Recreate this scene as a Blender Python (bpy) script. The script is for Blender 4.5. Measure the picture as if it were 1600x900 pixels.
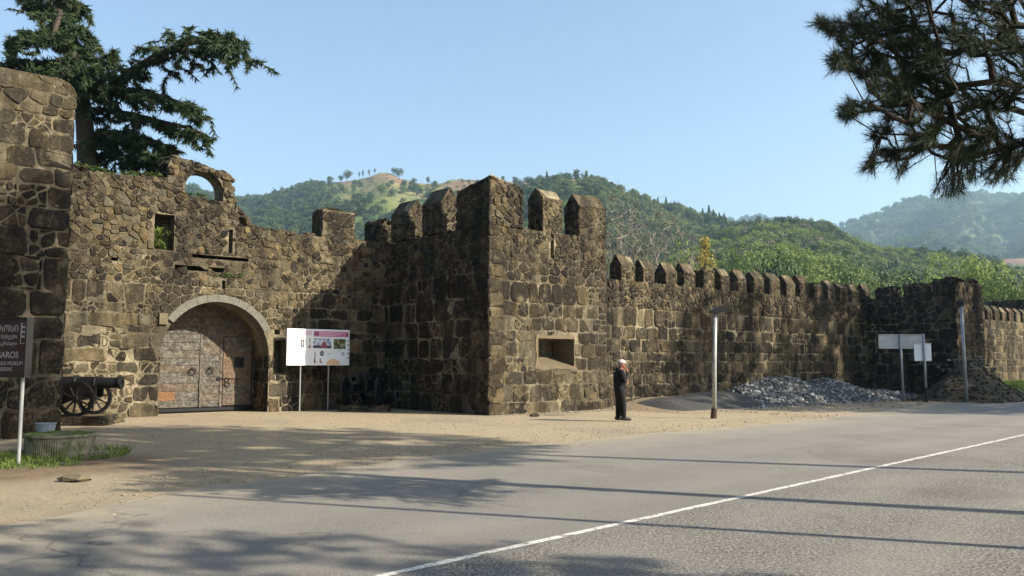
import bpy, bmesh, math, random
import numpy as np
from mathutils import Vector, Matrix, Euler, noise
from mathutils.geometry import tessellate_polygon

for _o in list(bpy.data.objects):
    bpy.data.objects.remove(_o)
SC = bpy.context.scene
COL = SC.collection

# ---------------------------------------------------------------- camera
FPX = 1300.0                       # focal length in pixels of the 1600 px wide photograph
PITCH = math.atan(119.0 / FPX)
EYE = 1.6
cam_d = bpy.data.cameras.new('camera')
cam_d.sensor_width = 36.0
cam_d.lens = FPX / 1600.0 * 36.0
cam_d.clip_start = 0.1
cam_d.clip_end = 20000.0
cam = bpy.data.objects.new('camera', cam_d)
cam.location = (0, 0, EYE)
cam.rotation_euler = (math.pi / 2 + PITCH, 0, 0)
COL.objects.link(cam)
SC.camera = cam

# ---------------------------------------------------------------- sky and sun
SUN_AZ = Vector((0.945, -0.327))                    # towards the sun, on the ground plane
SUN_EL = math.radians(31.5)
world = bpy.data.worlds.new('World')
SC.world = world
world.use_nodes = True
wn = world.node_tree.nodes
sky = wn.new('ShaderNodeTexSky')
sky.sky_type = 'NISHITA'
sky.sun_disc = False
sky.sun_elevation = SUN_EL
sky.sun_rotation = math.atan2(SUN_AZ.x, SUN_AZ.y)
sky.air_density = 1.0
sky.dust_density = 2.0
sky.ozone_density = 1.0
world.node_tree.links.new(sky.outputs[0], wn['Background'].inputs[0])
wn['Background'].inputs[1].default_value = 0.094
sun_d = bpy.data.lights.new('sun', 'SUN')
sun_d.energy = 5.0
sun_d.angle = math.radians(0.55)
sun_d.color = (1.0, 0.915, 0.745)
sun = bpy.data.objects.new('sun', sun_d)
_sd = Vector((SUN_AZ.x, SUN_AZ.y, math.tan(SUN_EL))).normalized()
sun.rotation_euler = _sd.to_track_quat('Z', 'Y').to_euler()
sun.location = (30, -20, 40)
COL.objects.link(sun)
SC.view_settings.view_transform = 'Standard'
SC.view_settings.look = 'None'
SC.view_settings.exposure = 1.4
SC.view_settings.gamma = 1.0
SC.view_settings.use_curve_mapping = False
SC.render.engine = 'CYCLES'
SC.cycles.max_bounces = 6
SC.cycles.transparent_max_bounces = 8

# ---------------------------------------------------------------- frames
_f = Vector((0, math.cos(PITCH), math.sin(PITCH)))
_u = Vector((0, -math.sin(PITCH), math.cos(PITCH)))
def ray(px, py):
    return _f * FPX + Vector((1, 0, 0)) * (px - 800) + _u * (450 - py)
def at(px, py, D):                 # the point in that direction at ground distance D
    d = ray(px, py)
    return Vector((0, 0, EYE)) + d * (D / d.y)
def gnd(px, py):
    d = ray(px, py)
    return Vector((0, 0, EYE)) + d * (-EYE / d.z)
CRN = Vector((-0.732, 26.696, 0))  # foot of the gate tower's corner
RZ = math.atan2(0.645, 0.764)
UU = Vector((math.cos(RZ), math.sin(RZ), 0))
VV = Vector((UU.y, -UU.x, 0))
def W(u, v, z=0.0):                # along the fortress wall, out of it, up
    return CRN + UU * u + VV * v + Vector((0, 0, z))

# ---------------------------------------------------------------- mesh helpers
class MB:
    def __init__(s):
        s.v = []; s.f = []; s.t = []
    def add(s, verts, faces, tone=(.5, .5, .5)):
        o = len(s.v)
        s.v.extend([tuple(p) for p in verts])
        s.f.extend([tuple(i + o for i in f) for f in faces])
        s.t.extend([tone] * len(verts))
        return s
    def box(s, c, d, rot=None, tone=(.5, .5, .5)):
        c = Vector(c); hx, hy, hz = d[0] / 2, d[1] / 2, d[2] / 2
        vs = [Vector((x, y, z)) for x in (-hx, hx) for y in (-hy, hy) for z in (-hz, hz)]
        if rot is not None: vs = [rot @ p for p in vs]
        return s.add([p + c for p in vs], [(0, 1, 3, 2), (4, 6, 7, 5), (0, 4, 5, 1), (2, 3, 7, 6), (0, 2, 6, 4), (1, 5, 7, 3)], tone)
    def bbox(s, c, d, b=.01, rot=None, tone=(.5, .5, .5)):   # box with chamfered edges
        c = Vector(c); h = [x / 2 for x in d]; b = min(b, min(h) * .9)
        bm = bmesh.new(); bmesh.ops.create_cube(bm, size=1)
        for p in bm.verts: p.co = Vector((p.co.x * d[0], p.co.y * d[1], p.co.z * d[2]))
        bmesh.ops.bevel(bm, geom=bm.edges[:], offset=b, segments=1, affect='EDGES')
        bm.verts.index_update()
        vs = [p.co.copy() for p in bm.verts]; fs = [[q.index for q in f.verts] for f in bm.faces]; bm.free()
        if rot is not None: vs = [rot @ p for p in vs]
        return s.add([p + c for p in vs], fs, tone)
    def tube(s, pts, rad, n=8, tone=(.5, .5, .5), cap=True):
        pts = [Vector(p) for p in pts]
        if not hasattr(rad, '__len__'): rad = [rad] * len(pts)
        vs = []; fs = []
        for i, p in enumerate(pts):
            a = pts[max(i - 1, 0)]; b = pts[min(i + 1, len(pts) - 1)]
            t = (b - a); t = t.normalized() if t.length > 1e-9 else Vector((0, 0, 1))
            r = Vector((0, 0, 1)) if abs(t.z) < .9 else Vector((1, 0, 0))
            x = t.cross(r).normalized(); y = t.cross(x)
            for k in range(n):
                an = 2 * math.pi * k / n
                vs.append(p + (x * math.cos(an) + y * math.sin(an)) * rad[i])
        for i in range(len(pts) - 1):
            for k in range(n):
                k2 = (k + 1) % n
                fs.append((i * n + k, i * n + k2, (i + 1) * n + k2, (i + 1) * n + k))
        if cap:
            fs.append(tuple(range(n))); fs.append(tuple(range((len(pts) - 1) * n, len(pts) * n)))
        return s.add(vs, fs, tone)
    def lathe(s, prof, n=24, M=None, tone=(.5, .5, .5)):     # (radius, height) round z
        M = M or Matrix.Identity(4); vs = []; fs = []
        for r, z in prof:
            for k in range(n):
                a = 2 * math.pi * k / n
                vs.append(M @ Vector((r * math.cos(a), r * math.sin(a), z)))
        for i in range(len(prof) - 1):
            for k in range(n):
                k2 = (k + 1) % n
                fs.append((i * n + k, i * n + k2, (i + 1) * n + k2, (i + 1) * n + k))
        fs.append(tuple(range(n))); fs.append(tuple(range((len(prof) - 1) * n, len(prof) * n)))
        return s.add(vs, fs, tone)
    def prism(s, outer, holes, O, A, B, N, n0, n1, tone=(.5, .5, .5)):
        loops = [list(outer)] + [list(h) for h in holes]
        tris = tessellate_polygon([[Vector((a, b, 0)) for a, b in l] for l in loops])
        flat = [p for l in loops for p in l]; m = len(flat)
        O = Vector(O); A = Vector(A); B = Vector(B); N = Vector(N)
        vs = [O + A * a + B * b + N * n0 for a, b in flat] + [O + A * a + B * b + N * n1 for a, b in flat]
        fs = [tuple(t) for t in tris] + [tuple(i + m for i in t) for t in tris]
        o = 0
        for l in loops:
            k = len(l)
            for i in range(k):
                j = (i + 1) % k
                fs.append((o + i, o + j, o + j + m, o + i + m))
            o += k
        return s.add(vs, fs, tone)
    def build(s, name, mat, parent=None, loc=(0, 0, 0), rot=None, smooth=False, center=False, fix=True):
        me = bpy.data.meshes.new(name)
        v = s.v
        if center:
            c = np.mean(np.array(v), axis=0); v = [(p[0] - c[0], p[1] - c[1], p[2] - c[2]) for p in v]; loc = tuple(c)
        me.from_pydata(v, [], s.f)
        if fix:
            bm = bmesh.new(); bm.from_mesh(me); bmesh.ops.recalc_face_normals(bm, faces=bm.faces); bm.to_mesh(me); bm.free()
        at_ = me.attributes.new('tone', 'FLOAT_COLOR', 'POINT')
        arr = np.ones((len(v), 4), dtype=np.float32); arr[:, :3] = np.array(s.t, dtype=np.float32).reshape(-1, 3)
        at_.data.foreach_set('color', arr.ravel())
        me.materials.append(mat)
        if smooth:
            me.polygons.foreach_set('use_smooth', [True] * len(me.polygons))
        me.update()
        o = bpy.data.objects.new(name, me); COL.objects.link(o)
        o.parent = parent; o.location = loc
        if rot is not None: o.rotation_euler = rot
        return o

def tag(o, label=None, cat=None, group=None, kind=None):
    if label: o['label'] = label
    if cat: o['category'] = cat
    if group: o['group'] = group
    if kind: o['kind'] = kind
    return o
def empty(name, loc, rz=0.0):
    o = bpy.data.objects.new(name, None); COL.objects.link(o)
    o.location = loc; o.rotation_euler = (0, 0, rz); o.empty_display_size = .2
    return o
def copy_tree(o, parent=None):
    c = o.copy(); COL.objects.link(c); c.parent = parent
    for ch in list(o.children): copy_tree(ch, c)
    return c

# ---------------------------------------------------------------- materials
class NT:
    def __init__(s, name):
        s.m = bpy.data.materials.new(name); s.m.use_nodes = True
        s.t = s.m.node_tree; s.b = s.t.nodes['Principled BSDF']
        s.b.inputs['Roughness'].default_value = .9
        s.b.inputs['Specular IOR Level'].default_value = .25
    def n(s, typ, **kw):
        nd = s.t.nodes.new(typ)
        for k, v in kw.items(): setattr(nd, k, v)
        return nd
    def L(s, a, b): s.t.links.new(a, b)
    def pos(s): return s.n('ShaderNodeNewGeometry').outputs['Position']
    def noise(s, scale, detail=4, rough=.6, vec=None, dist=0):
        nd = s.n('ShaderNodeTexNoise'); nd.inputs['Scale'].default_value = scale
        nd.inputs['Detail'].default_value = detail; nd.inputs['Roughness'].default_value = rough
        nd.inputs['Distortion'].default_value = dist
        s.L(vec if vec is not None else s.pos(), nd.inputs['Vector']); return nd.outputs['Fac']
    def ramp(s, fac, stops):
        nd = s.n('ShaderNodeValToRGB'); e = nd.color_ramp.elements
        while len(e) < len(stops): e.new(.5)
        for el, (p, c) in zip(e, stops):
            el.position = p; el.color = (c, c, c, 1) if not hasattr(c, '__len__') else (*c, 1)
        s.L(fac, nd.inputs[0]); return nd.outputs[0]
    def mix(s, fac, a, b, mode='MIX'):
        nd = s.n('ShaderNodeMix', data_type='RGBA', blend_type=mode)
        for sock, val in ((nd.inputs[0], fac), (nd.inputs[6], a), (nd.inputs[7], b)):
            if hasattr(val, 'is_output'): s.L(val, sock)
            elif hasattr(val, '__len__'): sock.default_value = (*val, 1)
            else: sock.default_value = val
        return nd.outputs[2]
    def math(s, op, a, b=0.0, clamp=False):
        nd = s.n('ShaderNodeMath', operation=op, use_clamp=clamp)
        for sock, val in ((nd.inputs[0], a), (nd.inputs[1], b)):
            if hasattr(val, 'is_output'): s.L(val, sock)
            else: sock.default_value = val
        return nd.outputs[0]
    def attr(s, name='tone'):
        a = s.n('ShaderNodeAttribute', attribute_name=name)
        sp = s.n('ShaderNodeSeparateColor'); s.L(a.outputs['Color'], sp.inputs[0]); return sp.outputs
    def xyz(s):
        sp = s.n('ShaderNodeSeparateXYZ'); s.L(s.pos(), sp.inputs[0]); return sp.outputs
    def color(s, c):
        if hasattr(c, 'is_output'): s.L(c, s.b.inputs['Base Color'])
        else: s.b.inputs['Base Color'].default_value = (*c, 1)
    def bump(s, h, dist=.02, strength=1.0, chain=None):
        b = s.n('ShaderNodeBump'); b.inputs['Distance'].default_value = dist; b.inputs['Strength'].default_value = strength
        s.L(h, b.inputs['Height'])
        if chain is not None: s.L(chain, b.inputs['Normal'])
        s.L(b.outputs[0], s.b.inputs['Normal']); return b.outputs[0]

def mat_plain(name, c, rough=.6, metal=0.0, var=.15, scale=12, bump=.0):
    t = NT(name); f = t.noise(scale, 5)
    t.color(t.mix(f, [x * (1 - var) for x in c], [min(1, x * (1 + var)) for x in c]))
    t.b.inputs['Roughness'].default_value = rough; t.b.inputs['Metallic'].default_value = metal
    if bump: t.bump(t.noise(scale * 5, 4), bump)
    return t.m

def mat_stone(name, dark, mid, light, moss=(.075, .075, .03)):
    t = NT(name); a = t.attr()
    base = t.ramp(a[0], [(0.0, dark), (.5, mid), (1.0, light)])
    hue = t.mix(1.0, base, t.ramp(a[1], [(.0, (.74, .82, .92)), (.35, (.92, .92, .93)), (.6, (1.0, .97, .91)), (1.0, (1.14, 1.03, .84))]), 'MULTIPLY')
    big = t.noise(5.0, 9, .78)
    c = t.mix(t.ramp(big, [(.3, 0.0), (.7, 1.0)]), t.mix(1.0, hue, (.48, .47, .46), 'MULTIPLY'), t.mix(1.0, hue, (1.5, 1.48, 1.42), 'MULTIPLY'))
    lich = t.ramp(t.noise(15.0, 8, .78), [(.52, 0.0), (.62, 1.0)])
    c = t.mix(t.math('MULTIPLY', lich, t.math('ADD', .25, t.math('MULTIPLY', a[2], .55))), c, (.25, .215, .145))
    pits = t.ramp(t.noise(42.0, 6, .75), [(.36, 1.0), (.47, 0.0)])
    c = t.mix(t.math('MULTIPLY', pits, .75), c, (.018, .015, .012))
    mo = t.ramp(t.noise(1.3, 5, .6), [(.60, 0.0), (.72, 1.0)])
    c = t.mix(t.math('MULTIPLY', mo, .35), c, moss)
    # lime smeared over the faces, yellow lichen, dark weather streaks
    c = t.mix(t.math('MULTIPLY', t.ramp(t.noise(2.6, 8, .72), [(.53, 0.0), (.63, 1.0)]), .62), c, (.25, .205, .132))
    c = t.mix(t.math('MULTIPLY', t.ramp(t.noise(1.7, 6, .7), [(.60, 0.0), (.72, 1.0)]), .28), c, (.165, .135, .068))
    mp = t.n('ShaderNodeMapping'); mp.inputs['Scale'].default_value = (1.5, 1.5, .28); t.L(t.pos(), mp.inputs['Vector'])
    stk = t.ramp(t.noise(1.0, 6, .65, mp.outputs[0]), [(.42, 1.0), (.56, 0.0)])
    c = t.mix(t.math('MULTIPLY', stk, .72), c, (.018, .016, .014))
    t.color(c)
    t.b.inputs['Roughness'].default_value = .95; t.b.inputs['Specular IOR Level'].default_value = .15
    n1 = t.bump(t.noise(11.0, 9, .75), .13, 1.0)
    t.bump(t.noise(60.0, 5, .7), .025, .9, n1)
    return t.m

def mat_mortar():
    t = NT('mortar')
    big = t.noise(.55, 5, .6); fine = t.noise(9, 7, .7)
    c = t.ramp(fine, [(.25, (.11, .088, .055)), (.5, (.265, .22, .145)), (.75, (.43, .37, .26))])
    c = t.mix(t.ramp(big, [(.42, 0.0), (.62, 1.0)]), t.mix(1.0, c, (.36, .35, .34), 'MULTIPLY'), c)
    mp = t.n('ShaderNodeMapping'); mp.inputs['Scale'].default_value = (1.5, 1.5, .28); t.L(t.pos(), mp.inputs['Vector'])
    c = t.mix(t.math('MULTIPLY', t.ramp(t.noise(1.0, 6, .65, mp.outputs[0]), [(.42, 1.0), (.56, 0.0)]), .55), c, (.05, .042, .032))
    t.color(c)
    n1 = t.bump(t.noise(11, 8, .7), .09)
    t.bump(t.noise(50, 5, .7), .02, .8, n1)
    return t.m

M = {}
M['stone'] = mat_stone('weathered_stone', (.022, .0185, .015), (.071, .0575, .039), (.19, .155, .102))
M['stone_dark'] = mat_stone('dark_stone', (.030, .026, .023), (.062, .053, .044), (.125, .105, .080))
M['mortar'] = mat_mortar()
M['concrete'] = mat_plain('grey_dressed_stone', (.125, .118, .098), .9, 0, .45, 6, .015)
M['plaster'] = mat_plain('old_cement', (.135, .108, .070), .95, 0, .4, 5, .04)
M['iron'] = mat_plain('black_painted_iron', (.009, .009, .010), .5, .0, .3, 10)
M['steel'] = mat_plain('galvanised_pole', (.30, .31, .31), .5, .45, .15, 6)
M['white_metal'] = mat_plain('white_painted_sheet', (.72, .73, .75), .5, 0, .06, 3)
M['grey_panel'] = mat_plain('grey_sheet_back', (.40, .40, .39), .55, .1, .32, 2.2)
M['dark_metal'] = mat_plain('dark_sheet_metal', (.02, .02, .02), .5, .3, .2, 8)
M['bark'] = mat_plain('bark', (.055, .042, .032), .95, 0, .5, 9, .03)
M['pine_bark'] = mat_plain('pine_bark', (.032, .025, .020), .95, 0, .5, 9, .03)
M['bark_pale'] = mat_plain('pale_bark', (.155, .14, .115), .95, 0, .3, 6)
# ================================================================ ground
def smooth(a, b, x):
    t = min(1, max(0, (x - a) / (b - a))); return t * t * (3 - 2 * t)
def to_uv(x, y):
    d = Vector((x, y, 0)) - CRN; return d.dot(UU), d.dot(VV)
def ground_z(x, y):
    u, v = to_uv(x, y)
    z = 0.0
    if u > 4.5:
        z += .38 * smooth(4.8, 8.0, u) * smooth(3.6, .2, v) * (1 if u < 24.5 else smooth(29, 24.5, u))
    if u > 26:
        z += .42 * smooth(30, 38, u) * smooth(9, 3, v)
    # worn hollows off the road
    if v > -8 and u < 40:
        f = smooth(16, 8, v - (max(0, -u) * .35))
        z += .02 * f * (noise.noise(Vector((x * .35, y * .35, 0))) - .2) - .012 * f
    return z

def ground_mat():
    t = NT('packed_ground')
    p = t.xyz()
    w = t.n('ShaderNodeVectorMath', operation='ADD')
    nz = t.n('ShaderNodeTexNoise'); nz.inputs['Scale'].default_value = .5; nz.inputs['Detail'].default_value = 6
    t.L(t.pos(), nz.inputs['Vector'])
    fine = t.noise(28, 6, .75); mid = t.noise(2.2, 6, .65); big = t.noise(.28, 4, .6)
    sand = t.ramp(fine, [(.25, (.19, .150, .095)), (.5, (.315, .258, .17)), (.8, (.42, .355, .25))])
    sand = t.mix(t.ramp(mid, [(.35, 0.0), (.7, .55)]), sand, (.245, .195, .135))
    sand = t.mix(t.ramp(big, [(.48, 0.0), (.66, .6)]), sand, (.205, .17, .135))
    a = t.attr()
    soil = t.mix(t.ramp(mid, [(.3, 0.0), (.7, 1.0)]), (.085, .055, .034), (.20, .14, .085))
    soil = t.mix(t.ramp(fine, [(.4, 0.0), (.75, .6)]), soil, (.26, .21, .14))
    c = t.mix(a[0], sand, soil)
    grass = t.mix(t.ramp(fine, [(.3, 0.0), (.7, 1.0)]), (.035, .055, .015), (.10, .13, .04))
    c = t.mix(a[1], c, grass)
    grit = t.ramp(t.noise(75, 3, .6), [(.62, 0.0), (.70, 1.0)])
    c = t.mix(t.math('MULTIPLY', grit, .5), c, (.42, .40, .36))
    t.color(c)
    t.b.inputs['Roughness'].default_value = .95
    n1 = t.bump(t.noise(6, 8, .7), .06, .8)
    t.bump(t.noise(70, 5, .7), .015, .9, n1)
    return t.m
M['ground'] = ground_mat()

def build_ground():
    def axis(lo, hi, step, far):
        a = list(np.arange(lo, hi + 1e-6, step)); s = step
        l = [lo]; h = [hi]
        while l[-1] > -far: s *= 1.5; l.append(max(-far, l[-1] - s))
        s = step
        while h[-1] < far: s *= 1.5; h.append(min(far, h[-1] + s))
        return np.array(l[:0:-1] + a + h[1:])
    xs = axis(-24, 52, .4, 4300); ys = axis(2, 66, .4, 4300)
    nx, ny = len(xs), len(ys)
    mb = MB()
    for y in ys:
        for x in xs:
            near = -24 <= x <= 52 and 2 <= y <= 66
            z = ground_z(x, y) if near else 0.0
            mb.v.append((x, y, z - .004))
            so = gr = 0.0
            if near:
                n = noise.noise(Vector((x * .9, y * .9, 3)))
                # bare earth and grass round the planter by the left tower
                d = math.hypot((x + 8.3) / 2.6, (y - 13.6) / 1.9)
                so = max(so, smooth(1.35, .75, d + n * .35))
                d2 = math.hypot((x + 9.6) / 2.1, (y - 13.8) / 1.15)
                gr = max(gr, smooth(1.2, .8, d2 + n * .3))
                u, v = to_uv(x, y)
                if u > 5.2: so = max(so, .75 * smooth(5.5, 1.0, v + n * 1.5))
                if u > -.5: so = max(so, .5 * smooth(1.2, .2, v + n * .6))
                if u > 34: gr = max(gr, smooth(6.5, 5.0, v + n * .8))
                if v < -8: so = 1.0; gr = max(gr, .6)
            else:
                gr = .85
            mb.t.append((so, gr, 0))
    for j in range(ny - 1):
        for i in range(nx - 1):
            k = j * nx + i
            mb.f.append((k, k + 1, k + nx + 1, k + nx))
    tag(mb.build('ground', M['ground'], smooth=True, fix=False), kind='structure')
build_ground()

R0 = Vector((-0.97, 6.48)); R1 = Vector((11.58, 19.04)); RD = (R1 - R0).normalized(); RN = Vector((RD.y, -RD.x))
def road_mat():
    t = NT('worn_asphalt'); a = t.attr()
    fine = t.noise(55, 5, .8); mid = t.noise(1.1, 6, .6); agg = t.noise(110, 2, .5)
    c = t.ramp(fine, [(.30, (.050, .048, .045)), (.5, (.155, .148, .136)), (.70, (.30, .285, .26))])
    c = t.mix(t.ramp(mid, [(.3, 0.0), (.75, .55)]), c, (.185, .175, .155))
    # far lane: older, coarser and darker stones showing
    coarse = t.ramp(t.noise(38, 4, .85), [(.36, (.022, .021, .021)), (.5, (.125, .118, .106)), (.62, (.36, .34, .30))])
    c = t.mix(a[1], c, coarse)
    # dust and gravel drifting in from the verge
    dust = t.ramp(t.noise(22, 6, .75), [(.25, (.20, .165, .115)), (.55, (.34, .29, .21)), (.8, (.44, .39, .30))])
    m = t.math('MULTIPLY', a[0], t.ramp(t.noise(1.6, 7, .7), [(.25, .2), (.75, 1.6)]), True)
    c = t.mix(m, c, dust)
    wd = t.n('ShaderNodeVectorMath', operation='DOT_PRODUCT'); t.L(t.pos(), wd.inputs[0]); wd.inputs[1].default_value = (RN.x, RN.y, 0)
    band = t.math('ABSOLUTE', t.math('SINE', t.math('MULTIPLY', wd.outputs['Value'], 1.75)))
    c = t.mix(t.math('MULTIPLY', t.ramp(band, [(.55, 0.0), (1.0, 1.0)]), t.math('MULTIPLY', t.ramp(t.noise(.45, 5), [(.35, 0.0), (.7, 1.0)]), .38)), c, (.29, .265, .225))
    vo = t.n('ShaderNodeTexVoronoi', feature='DISTANCE_TO_EDGE'); vo.inputs['Scale'].default_value = .42
    vw = t.n('ShaderNodeMix', data_type='VECTOR'); vw.inputs[0].default_value = .55
    nzv = t.n('ShaderNodeTexNoise'); nzv.inputs['Scale'].default_value = 1.3; nzv.inputs['Detail'].default_value = 7; t.L(t.pos(), nzv.inputs['Vector'])
    t.L(t.pos(), vw.inputs[4]); t.L(nzv.outputs['Color'], vw.inputs[5]); t.L(vw.outputs[1], vo.inputs['Vector'])
    crack = t.ramp(vo.outputs['Distance'], [(.0, 1.0), (.006, 0.0)])
    c = t.mix(t.math('MULTIPLY', crack, t.math('MULTIPLY', t.ramp(t.noise(.35, 3), [(.5, 0.0), (.62, 1.0)]), .7)), c, (.025, .024, .022))
    patch = t.ramp(t.noise(.22, 2, .4), [(.60, 0.0), (.615, 1.0)])
    c = t.mix(t.math('MULTIPLY', patch, .30), c, (.075, .072, .068))
    tyre = t.ramp(t.noise(.8, 3, .5), [(.4, 0.0), (.7, .35)])
    c = t.mix(t.math('MULTIPLY', tyre, t.math('SUBTRACT', 1.0, a[0], True)), c, (.225, .212, .192))
    t.color(c)
    t.b.inputs['Roughness'].default_value = .85
    n1 = t.bump(fine, .012, .8)
    t.bump(agg, .006, .6, n1)
    return t.m
M['road'] = road_mat()

def road_pt(s, w): p = R0 + RD * s + RN * w; return (p.x, p.y)
def road_left(s):                  # distance of the worn left edge from the white line
    pts = [(-40, -4.3), (-10, -4.1), (-3, -4.0), (2, -5.6), (6, -6.3), (11, -6.3), (18, -6.0), (36, -6.6), (52, -6.8), (90, -7.0), (400, -7.0)]
    for (a, x), (b, y) in zip(pts, pts[1:]):
        if a <= s <= b: return x + (y - x) * smooth(a, b, s)
    return -6.8
def build_road():
    mb = MB(); rows = []
    s = -30.0; ss = []
    while s < 300: ss.append(s); s += .12 if s < 20 else (.3 if s < 60 else 6)
    for s in ss:
        le = road_left(s) + .28 * noise.fractal(Vector((s * .7, 2.0, 0)), 1.0, 2.0, 5) if s < 80 else road_left(s)
        row = []
        cols = [0, .25, .6, 1.2, 2.2, 3.6, 5.0, None, .001]
        ws = [le + c for c in (0, .3, .8, 1.5, 2.5, 3.5)] + [-.08, .16, 2, 4, 7.5]
        for i, w in enumerate(ws):
            x, y = road_pt(s, w)
            mb.v.append((x, y, .004 if i else -.012))
            d = (1.0, .75, .48, .24, .09, .0, 0, 0, 0, 0, .3)[i]
            mb.t.append((d, 1.0 if w > .1 else 0.0, 0))
    n = 11
    for j in range(len(ss) - 1):
        for i in range(n - 1):
            k = j * n + i; mb.f.append((k, k + 1, k + n + 1, k + n))
    tag(mb.build('road', M['road'], smooth=True), kind='structure')
    t = NT('worn_white_paint')
    wear = t.ramp(t.noise(9, 7, .75), [(.40, 0.0), (.52, 1.0)])
    t.color(t.mix(wear, (.17, .16, .145), t.mix(t.noise(50, 3), (.40, .39, .36), (.66, .65, .60))))
    mb = MB(); ss = [x for x in ss if x < 240]
    for s in ss:
        j = .012 * noise.noise(Vector((s * 3, 0, 0)))
        for w in (-.045 + j, .045 - j * .8):
            x, y = road_pt(s, w); mb.v.append((x, y, .0085)); mb.t.append((0, 0, 0))
    for j in range(len(ss) - 1):
        mb.f.append((2 * j, 2 * j + 1, 2 * j + 3, 2 * j + 2))
    tag(mb.build('road_line', t.m), kind='structure')
build_road()

# ================================================================ masonry
def clip_poly(poly, region):
    out = poly; k = len(region)
    for i in range(k):
        ax, ay = region[i]; bx, by = region[(i + 1) % k]
        ex, ey = bx - ax, by - ay
        inp = out; out = []
        if not inp: return []
        for j in range(len(inp)):
            p = inp[j]; q = inp[(j + 1) % len(inp)]
            sp = ex * (p[1] - ay) - ey * (p[0] - ax); sq = ex * (q[1] - ay) - ey * (q[0] - ax)
            if sp >= 0: out.append(p)
            if (sp >= 0) != (sq >= 0):
                t = sp / (sp - sq); out.append((p[0] + (q[0] - p[0]) * t, p[1] + (q[1] - p[1]) * t))
    return out
def area(p):
    return .5 * sum(p[i][0] * p[(i + 1) % len(p)][1] - p[(i + 1) % len(p)][0] * p[i][1] for i in range(len(p)))
def voro(x0, x1, y0, y1, sx, sy, rg, jit=.42):
    nx = max(1, round((x1 - x0) / sx)); ny = max(1, round((y1 - y0) / sy)); sx = (x1 - x0) / nx; sy = (y1 - y0) / ny
    P = {}
    for j in range(-2, ny + 2):
        for i in range(-2, nx + 2):
            P[i, j] = (x0 + (i + .5 + (.25 if j % 2 else -.25) + rg.uniform(-jit, jit)) * sx, y0 + (j + .5 + rg.uniform(-jit, jit) * .8) * sy)
    for key in [k for k in P if rg.random() < .2]: del P[key]
    box = [(x0, y0), (x1, y0), (x1, y1), (x0, y1)]; out = []
    for j in range(-1, ny + 1):
        for i in range(-1, nx + 1):
            c = P.get((i, j)); poly = box
            if c is None: continue
            for dj in (-2, -1, 0, 1, 2):
                for di in (-2, -1, 0, 1, 2):
                    q = P.get((i + di, j + dj))
                    if q is None or q is c: continue
                    mx, my = (c[0] + q[0]) / 2, (c[1] + q[1]) / 2; dx, dy = q[0] - c[0], q[1] - c[1]
                    inp = poly; poly = []
                    m = len(inp)
                    for a in range(m):
                        p = inp[a]; r = inp[(a + 1) % m]
                        sp = (p[0] - mx) * dx + (p[1] - my) * dy; sr = (r[0] - mx) * dx + (r[1] - my) * dy
                        if sp <= 0: poly.append(p)
                        if (sp <= 0) != (sr <= 0):
                            t = sp / (sp - sr); poly.append((p[0] + (r[0] - p[0]) * t, p[1] + (r[1] - p[1]) * t))
                    if not poly: break
                if not poly: break
            if len(poly) > 2 and area(poly) > .25 * sx * sy * .5: out.append(poly)
    return out
def coursed(x0, x1, y0, y1, h, w, rg, split=.2, wav=.05):
    out = []; y = y0; ph = rg.uniform(0, 50)
    bl = [y0]
    while y < y1 - h[0] * .6:
        y += rg.uniform(*h); bl.append(min(y, y1))
    bl[-1] = y1
    def Y(k, x):
        if k == 0 or k == len(bl) - 1: return bl[k]
        return bl[k] + wav * noise.noise(Vector((x * .8, k * 7.3, ph)))
    for k in range(len(bl) - 1):
        x = x0; first = True
        hh = bl[k + 1] - bl[k]
        while x < x1 - .02:
            ww = rg.uniform(*w) * (rg.uniform(.5, 1) if first else 1); first = False
            xe = x + ww
            if x1 - xe < w[0] * .6: xe = x1
            j = lambda: rg.uniform(-.05, .05)
            if rg.random() < split:
                # filled up with small stuff
                for q in voro(x, xe, min(Y(k, x), Y(k, xe)), max(Y(k + 1, x), Y(k + 1, xe)), (xe - x) / rg.choice([2, 2, 3]), hh / rg.choice([2, 2, 3]), rg): out.append(q)
            else:
                out.append([(x + j(), Y(k, x) + j()), ((x + xe) / 2, Y(k, (x + xe) / 2) + j()), (xe + j(), Y(k, xe) + j()), (xe + j(), Y(k + 1, xe) + j()), ((x + xe) / 2, Y(k + 1, (x + xe) / 2) + j()), (x + j(), Y(k + 1, x) + j())])
            x = xe
    return out
def hole_rect(x0, x1, y0, y1):
    def f(poly):
        cx = sum(p[0] for p in poly) / len(poly); cy = sum(p[1] for p in poly) / len(poly)
        if x0 - .03 < cx < x1 + .03 and y0 - .03 < cy < y1 + .03: return None
        o = []
        for x, y in poly:
            if x0 < x < x1 and y0 < y < y1:
                d = [(x - x0, (x0, y)), (x1 - x, (x1, y)), (y - y0, (x, y0)), (y1 - y, (x, y1))]
                x, y = min(d)[1]
            o.append((x, y))
        return o
    return f
def hole_arch(uc, r, zc, r2, zb=-9):
    def f(poly):
        o = []; n_in = 0
        for x, y in poly:
            if y >= zc:
                d = math.hypot(x - uc, y - zc)
                if d < r2: n_in += 1; s = r2 / max(d, 1e-3); x, y = uc + (x - uc) * s, zc + (y - zc) * s
            elif abs(x - uc) < r and y > zb:
                n_in += 1; x = uc + math.copysign(r, x - uc)
            o.append((x, y))
        return None if n_in >= len(poly) * .7 else o
    return f

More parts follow.
